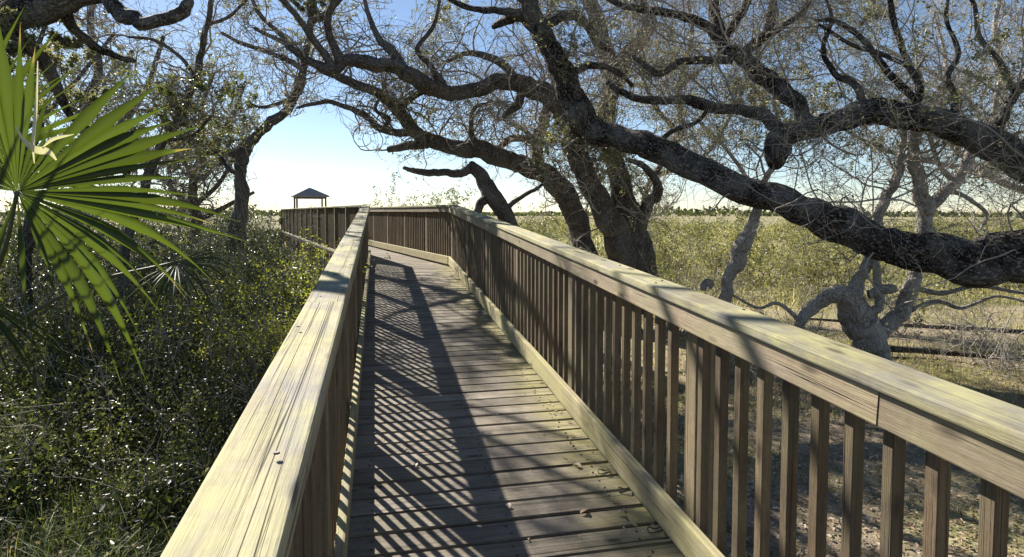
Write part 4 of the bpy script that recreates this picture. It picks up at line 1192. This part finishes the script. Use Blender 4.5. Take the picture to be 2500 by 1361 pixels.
def field():
    rng = np.random.default_rng(61)
    n = 120000
    px = rng.uniform(950, 2900, n)
    d = 1.6 + 24 * rng.uniform(0, 1, n) ** 1.35
    c = at(px, np.full(n, 517.0), d)
    cl = np.sin(c[:, 0] * 1.1 + 0.6 * np.sin(c[:, 1])) + np.sin(c[:, 1] * 0.9 + 1.0) + 0.7 * np.sin(c[:, 0] * 2.9 + c[:, 1] * 2.1) + rng.normal(0, 0.7, n)
    near_bare = np.interp(d, [2, 5, 8], [0.1, 0.0, -0.4])
    ok = (c[:, 0] > right_limit(c[:, 1]) - 0.1) & (cl > near_bare - 0.1)
    c, d, cl = c[ok], d[ok], cl[ok]
    c[:, 2] = gz(c[:, 0], c[:, 1]) - 0.01
    m = len(c)
    L = rng.uniform(0.05, 0.20, m) * np.interp(d, [2, 8, 25], [0.7, 1.0, 1.8])
    tint = np.clip(rng.normal(0.54, 0.25, m) + 0.25 * np.sin(c[:, 0] * 0.7 + c[:, 1] * 0.5), 0, 1)
    grass_obj('field_grass', rng, c, L, rng.uniform(0.006, 0.012, m) * np.interp(d, [2, 8, 25], [0.8, 1.0, 2.2]), rng.uniform(0.2, 1.0, m), M_GRASS, 'short patchy grass in the sunny field right of the walk', tint, 2)
    # straw coloured tussocks farther out
    n = 60000
    px = rng.uniform(900, 2700, n)
    d = 16 + 110 * rng.uniform(0, 1, n) ** 1.6
    c = at(px, np.full(n, 517.0), d)
    cl = np.sin(c[:, 0] * 0.31) + np.sin(c[:, 1] * 0.23 + 1.0) + rng.normal(0, 0.8, n)
    ok = (c[:, 0] > right_limit(np.minimum(c[:, 1], 36)) + 0.3) & (cl > -0.6)
    c, d = c[ok], d[ok]
    c[:, 2] = gz(c[:, 0], c[:, 1]) - 0.02
    m = len(c)
    tint = np.clip(rng.normal(0.58, 0.25, m) + 0.3 * np.sin(c[:, 0] * 0.12 + 2) * np.sin(c[:, 1] * 0.1), 0, 1)
    grass_obj('marsh_grass', rng, c, rng.uniform(0.25, 0.8, m), 0.02 * np.interp(d, [16, 100], [1, 5]) * rng.uniform(0.6, 1.4, m), rng.uniform(0.1, 0.7, m), M_GRASS, 'straw and olive marsh grass stretching to the horizon', tint, 2)
    # fallen leaves below the railing
    n = 28000
    px = rng.uniform(1100, 2900, n)
    d = 1.6 + 9 * rng.uniform(0, 1, n) ** 1.3
    c = at(px, np.full(n, 517.0), d)
    ok = c[:, 0] > right_limit(c[:, 1]) - 0.1
    c = c[ok]
    c[:, 2] = gz(c[:, 0], c[:, 1]) + rng.uniform(0.005, 0.03, len(c))
    D = np.column_stack([rng.normal(size=(len(c), 2)), rng.normal(0, 0.25, len(c))])
    o = leaf_obj('leaf_litter', rng, c, rng.uniform(0.022, 0.055, len(c)), M_LITTER, None, (0, 0, 0), None, D=D, up=4.0, aspect=0.6)
    tag(o, 'brown and pale fallen leaves on the sandy ground right of the walk', kind='stuff')
    # bushes dotted over the marsh, one mass with distance
    P, S, T = [], [], []
    n = 460
    px = rng.uniform(1150, 2700, n)
    d = 17 + 130 * rng.uniform(0, 1, n) ** 1.5
    c = at(px, np.full(n, 517.0), d)
    for i in range(n):
        if c[i, 0] < right_limit(min(c[i, 1], 36)) + 1.0:
            continue
        m = 150
        R, H = rng.uniform(0.6, 1.7) * np.interp(d[i], [16, 100], [0.8, 1.8]), rng.uniform(0.7, 2.1) * np.interp(d[i], [16, 100], [0.9, 1.15])
        q = norm(rng.normal(size=(m, 3))) * (rng.uniform(0.3, 1, m) ** 0.4)[:, None]
        P.append(np.stack([c[i, 0] + q[:, 0] * R, c[i, 1] + q[:, 1] * R, gz(c[i, 0], c[i, 1]) + np.abs(q[:, 2]) * H], 1))
        S.append(rng.uniform(0.06, 0.13, m) * np.interp(d[i], [16, 100], [0.9, 3.2]))
        T.append(np.clip(rng.normal(0.40 + 0.38 * rng.uniform(-1, 1), 0.16, m), 0, 1))
    o = leaf_obj('marsh_shrubbery', rng, np.vstack(P), np.concatenate(S), M_MARSHLEAF, None, (0, 0, 0), np.concatenate(T), up=0.9)
    tag(o, 'olive bushes scattered over the marsh beyond the field', kind='stuff')
    # far line of trees at the horizon
    n = 11000
    az = rng.uniform(-1.25, 1.35, n)
    rr = rng.uniform(380, 460, n)
    hh = 0.9 + 1.3 * (0.5 + 0.5 * np.sin(az * 19) * np.sin(az * 7.3 + 1)) + 5.0 * np.exp(-((az - 0.47) / 0.10) ** 2) * (0.7 + 0.3 * np.sin(az * 60)) + 3.0 * np.exp(-((az + 0.26) / 0.12) ** 2)
    P = np.stack([rr * np.sin(az), rr * np.cos(az), -0.65 + hh * rng.uniform(0, 1, n) ** 0.7], 1)
    o = leaf_obj('treeline', rng, P, rng.uniform(1.2, 3.0, n), M_BUSHLEAF, None, (0, 0, 0), rng.uniform(0.1, 0.6, n), aspect=0.8)
    tag(o, 'low dark line of trees along the horizon across the marsh', kind='stuff')
field()

# bare thorny shrubs standing in the field
def bare_shrub(label, px, d, H, seed, k=9):
    rng = np.random.default_rng(seed)
    b = base_at(px, d)
    root = empty('bare_shrub', b)
    tag(root, label, 'shrub')
    sp = np.column_stack([b[0] + rng.normal(0, 0.12, k), b[1] + rng.normal(0, 0.12, k), np.full(k, b[2] - 0.05)])
    sd = np.column_stack([rng.normal(0, 0.8, k), rng.normal(0, 0.8, k), np.ones(k)])
    p1, r1 = grow(rng, sp, sd, rng.uniform(0.008, 0.016, k), H * rng.uniform(0.7, 1.1, k), 9, 0.22, 0.0, 0.35)
    Va, Qa = tubes(p1, r1, 5)
    world_obj('stems', Va, [Qa], M_TWIG, root, b, True)
    c = kids(rng, p1, r1, 8, 0.15)
    p2, r2 = grow(rng, c[0], c[1], np.clip(c[2] * 0.55, 0.004, 0.008), rng.uniform(0.3, 0.8, len(c[0])), 7, 0.3, 0.0, 0.4)
    c = kids(rng, p2, r2, 4, 0.15)
    p3, r3 = grow(rng, c[0], c[1], np.clip(c[2] * 0.6, 0.003, 0.005), rng.uniform(0.15, 0.4, len(c[0])), 4, 0.3, 0.0, 0.5)
    Va, Qa = tubes(p2, r2, 3)
    Vb, Qb = tubes(p3, r3, 3)
    tag(world_obj('twigs', np.vstack([Va, Vb]), [Qa, Qb + len(Va)], M_TWIG_PALE, root, b, True), kind='stuff')
bare_shrub('bare grey shrub in the field just right of the twin trunk', 1660, 12.0, 1.9, 71)
bare_shrub('bare tangled shrub in the field right of the slim crooked trunk', 1930, 10.5, 1.3, 72)
bare_shrub('bare twiggy shrub under the great limb near the right edge', 2400, 10.5, 1.1, 73)

bare_shrub('tall bare grey shrub at the marsh edge left of the slim crooked trunk', 1735, 14.0, 2.3, 74, 12)
bare_shrub('low bare shrub on the sunny slope between slim trunk and gnarled oak', 1880, 8.6, 1.0, 75, 10)
bare_shrub('spreading bare shrub behind the gnarled oak', 2190, 12.0, 1.8, 76, 14)
bare_shrub('thin bare shrub at the right edge of the field behind the great limb', 2460, 9.0, 1.3, 77, 10)
# two long dark bars across the field, and a pale stick
def stick(name, label, pts_, r0, seed, mat=M_BARK_DARK):
    rng = np.random.default_rng(seed)
    P = []
    for px, py, h in pts_:
        v = at(px, py, 1.0) - EYE
        tt = (EYE[2] - h) / -v[2]
        P.append(EYE + v * tt)
    C = catmull(np.array(P), 8)
    V, Q, tri, bc = limb_geo(C, np.linspace(r0, r0 * 0.5, len(C)), 8, rng, 0.10)
    o = world_obj(name, V, [Q, tri], mat, None, tuple(C[0]), True, {'barkco': ('FLOAT_VECTOR', bc)})
    tag(o, label, 'branch')
stick('bark_bar', 'long dark bar low across the field, nearer of two at the right edge', [(2120, 850, 0.10), (2250, 856, 0.08), (2380, 868, 0.09), (2560, 884, 0.06)], 0.06, 81)
stick('bark_bar', 'long dark bar low across the field, farther of two at the right edge', [(2600, 820, 0.10), (2420, 806, 0.12), (2230, 796, 0.10), (1960, 778, 0.05)], 0.05, 82)
stick('bark_bar', 'pale arching dead stick in the undergrowth below the palm', [(60, 1030, 0.25), (200, 950, 0.35), (330, 900, 0.42), (480, 884, 0.40)], 0.016, 83, M_BARK_PALE)

# ------------------------------------------------------------------ small things on the walk
def on_deck(px, py):
    v = at(px, py, 1.0) - EYE
    # deck plane z = DECK0 + SLOPE*y
    tt = (DECK0 - EYE[2]) / (v[2] - SLOPE * v[1])
    return EYE + v * tt
for k, (px, py, sz, lb) in enumerate(((1410, 1140, 0.05, 'pale fallen leaf on the deck nearest the right toe board'), (1240, 1240, 0.045, 'pale fallen leaf in the middle of the deck at the shadow edge'),
                                      (1425, 1252, 0.055, 'curled fallen leaf on a plank gap, foreground right'), (1515, 1256, 0.04, 'small fallen leaf close to the right toe board in the foreground'),
                                      (1015, 1140, 0.035, 'tiny pale leaf among the railing shadow stripes'))):
    p = on_deck(px, py) + np.array([0, 0, 0.004])
    r_ = np.random.default_rng(90 + k)
    a = r_.uniform(0, 6.28)
    V = []
    for s_, w_, z_ in ((0, 0.02, 0.002), (0.3, 0.28, 0.012), (0.6, 0.30, 0.016), (1.0, 0.02, 0.004)):
        for sd_ in (-1, 0, 1):
            V.append(p + np.array([math.cos(a) * (s_ - 0.5) - math.sin(a) * sd_ * w_, math.sin(a) * (s_ - 0.5) + math.cos(a) * sd_ * w_, 0]) * sz + np.array([0, 0, z_ * (0.3 + 0.7 * abs(sd_))]))
    Q = [q for i in range(3) for q in ((i * 3, i * 3 + 1, i * 3 + 4, i * 3 + 3), (i * 3 + 1, i * 3 + 2, i * 3 + 5, i * 3 + 4))]
    o = world_obj('fallen_leaf', V, [Q], M_LITTER, None, tuple(p), False, {'tint': ('FLOAT', np.full(len(V), r_.uniform(0.7, 1.0)))})
    tag(o, lb, 'leaf', 'leaves fallen on the deck')
# bent wire ties along the right toe board
for k, (px, py, lb) in enumerate(((1475, 1160, 'bent rusty wire tie sticking out under the right toe board, farther one'), (1525, 1205, 'bent rusty wire tie under the right toe board, middle one'), (1600, 1305, 'bent rusty wire tie under the right toe board, closest to the foreground'))):
    p = on_deck(px, py)
    sc = 0.05
    C = catmull(np.array([p + sc * np.array(q) for q in ((0.9, 0.3, 0.1), (0.3, -0.2, 0.35), (-0.5, 0.1, 0.15), (-0.4, 0.6, 0.4), (0.2, 0.5, 0.2), (0.9, 0.9, 0.12))]), 6)
    V, Q, tri, bc = limb_geo(C, np.full(len(C), 0.0028), 6, np.random.default_rng(k), 0.0)
    o = world_obj('wire_tie', V, [Q, tri], M_METAL, None, tuple(p), True)
    tag(o, lb, 'wire', 'wire ties along the toe board')
# nail heads in the near cap boards
nail = bpy.data.meshes.new('nail_head')
bm = bmesh.new()
bmesh.ops.create_cone(bm, cap_ends=True, segments=10, radius1=0.0055, radius2=0.0045, depth=0.003)
bm.to_mesh(nail)
bm.free()
nail.materials.append(M_METAL)
for root, x0, sgn in ((rail_l, INNER_L, -1), (rail_r, INNER_R, 1)):
    for s in (1.1, 1.9, 2.55, 3.2, 4.1, 5.2):
        for off in (0.035, 0.105):
            if rng.uniform() < 0.7:
                yy = s + rng.uniform(-0.1, 0.1)
                M = Matrix.Translation((x0 + sgn * (off + rng.uniform(-0.01, 0.01)), yy, zdeck(yy) + RAIL_H + 0.0022))
                nobj('nail_head', nail, root, M)

for i in range(46):
    yy = -0.2 + PITCH_B * i
    for x0 in (INNER_L + 0.09, 0.55, INNER_R - 0.09):
        for dy in (0.035, 0.10):
            y_ = -1.6 + PITCH_B * (i + 9) + dy + rng.uniform(-0.008, 0.008)
            nobj('nail_head', nail, ramp_path, Matrix.Translation((x0 + rng.uniform(-0.015, 0.015), y_, zdeck(y_) + 0.0025)))
n = 240
yy = rng.uniform(1.2, 10, n)
xx = np.where(rng.uniform(size=n) < 0.6, INNER_R - np.abs(rng.normal(0, 0.09, n)), rng.uniform(INNER_L + 0.02, INNER_R - 0.02, n))
P = np.stack([xx, yy, DECK0 + SLOPE * yy + 0.006], 1)
D = np.column_stack([rng.normal(size=(n, 2)), np.zeros(n)])
o = leaf_obj('leaf_litter', rng, P, rng.uniform(0.012, 0.032, n), M_LITTER, None, (0, 0, 0), None, D=D, up=9.0, aspect=0.55, fold=0.3)
tag(o, 'specks of dry leaf litter scattered over the deck boards', kind='stuff')
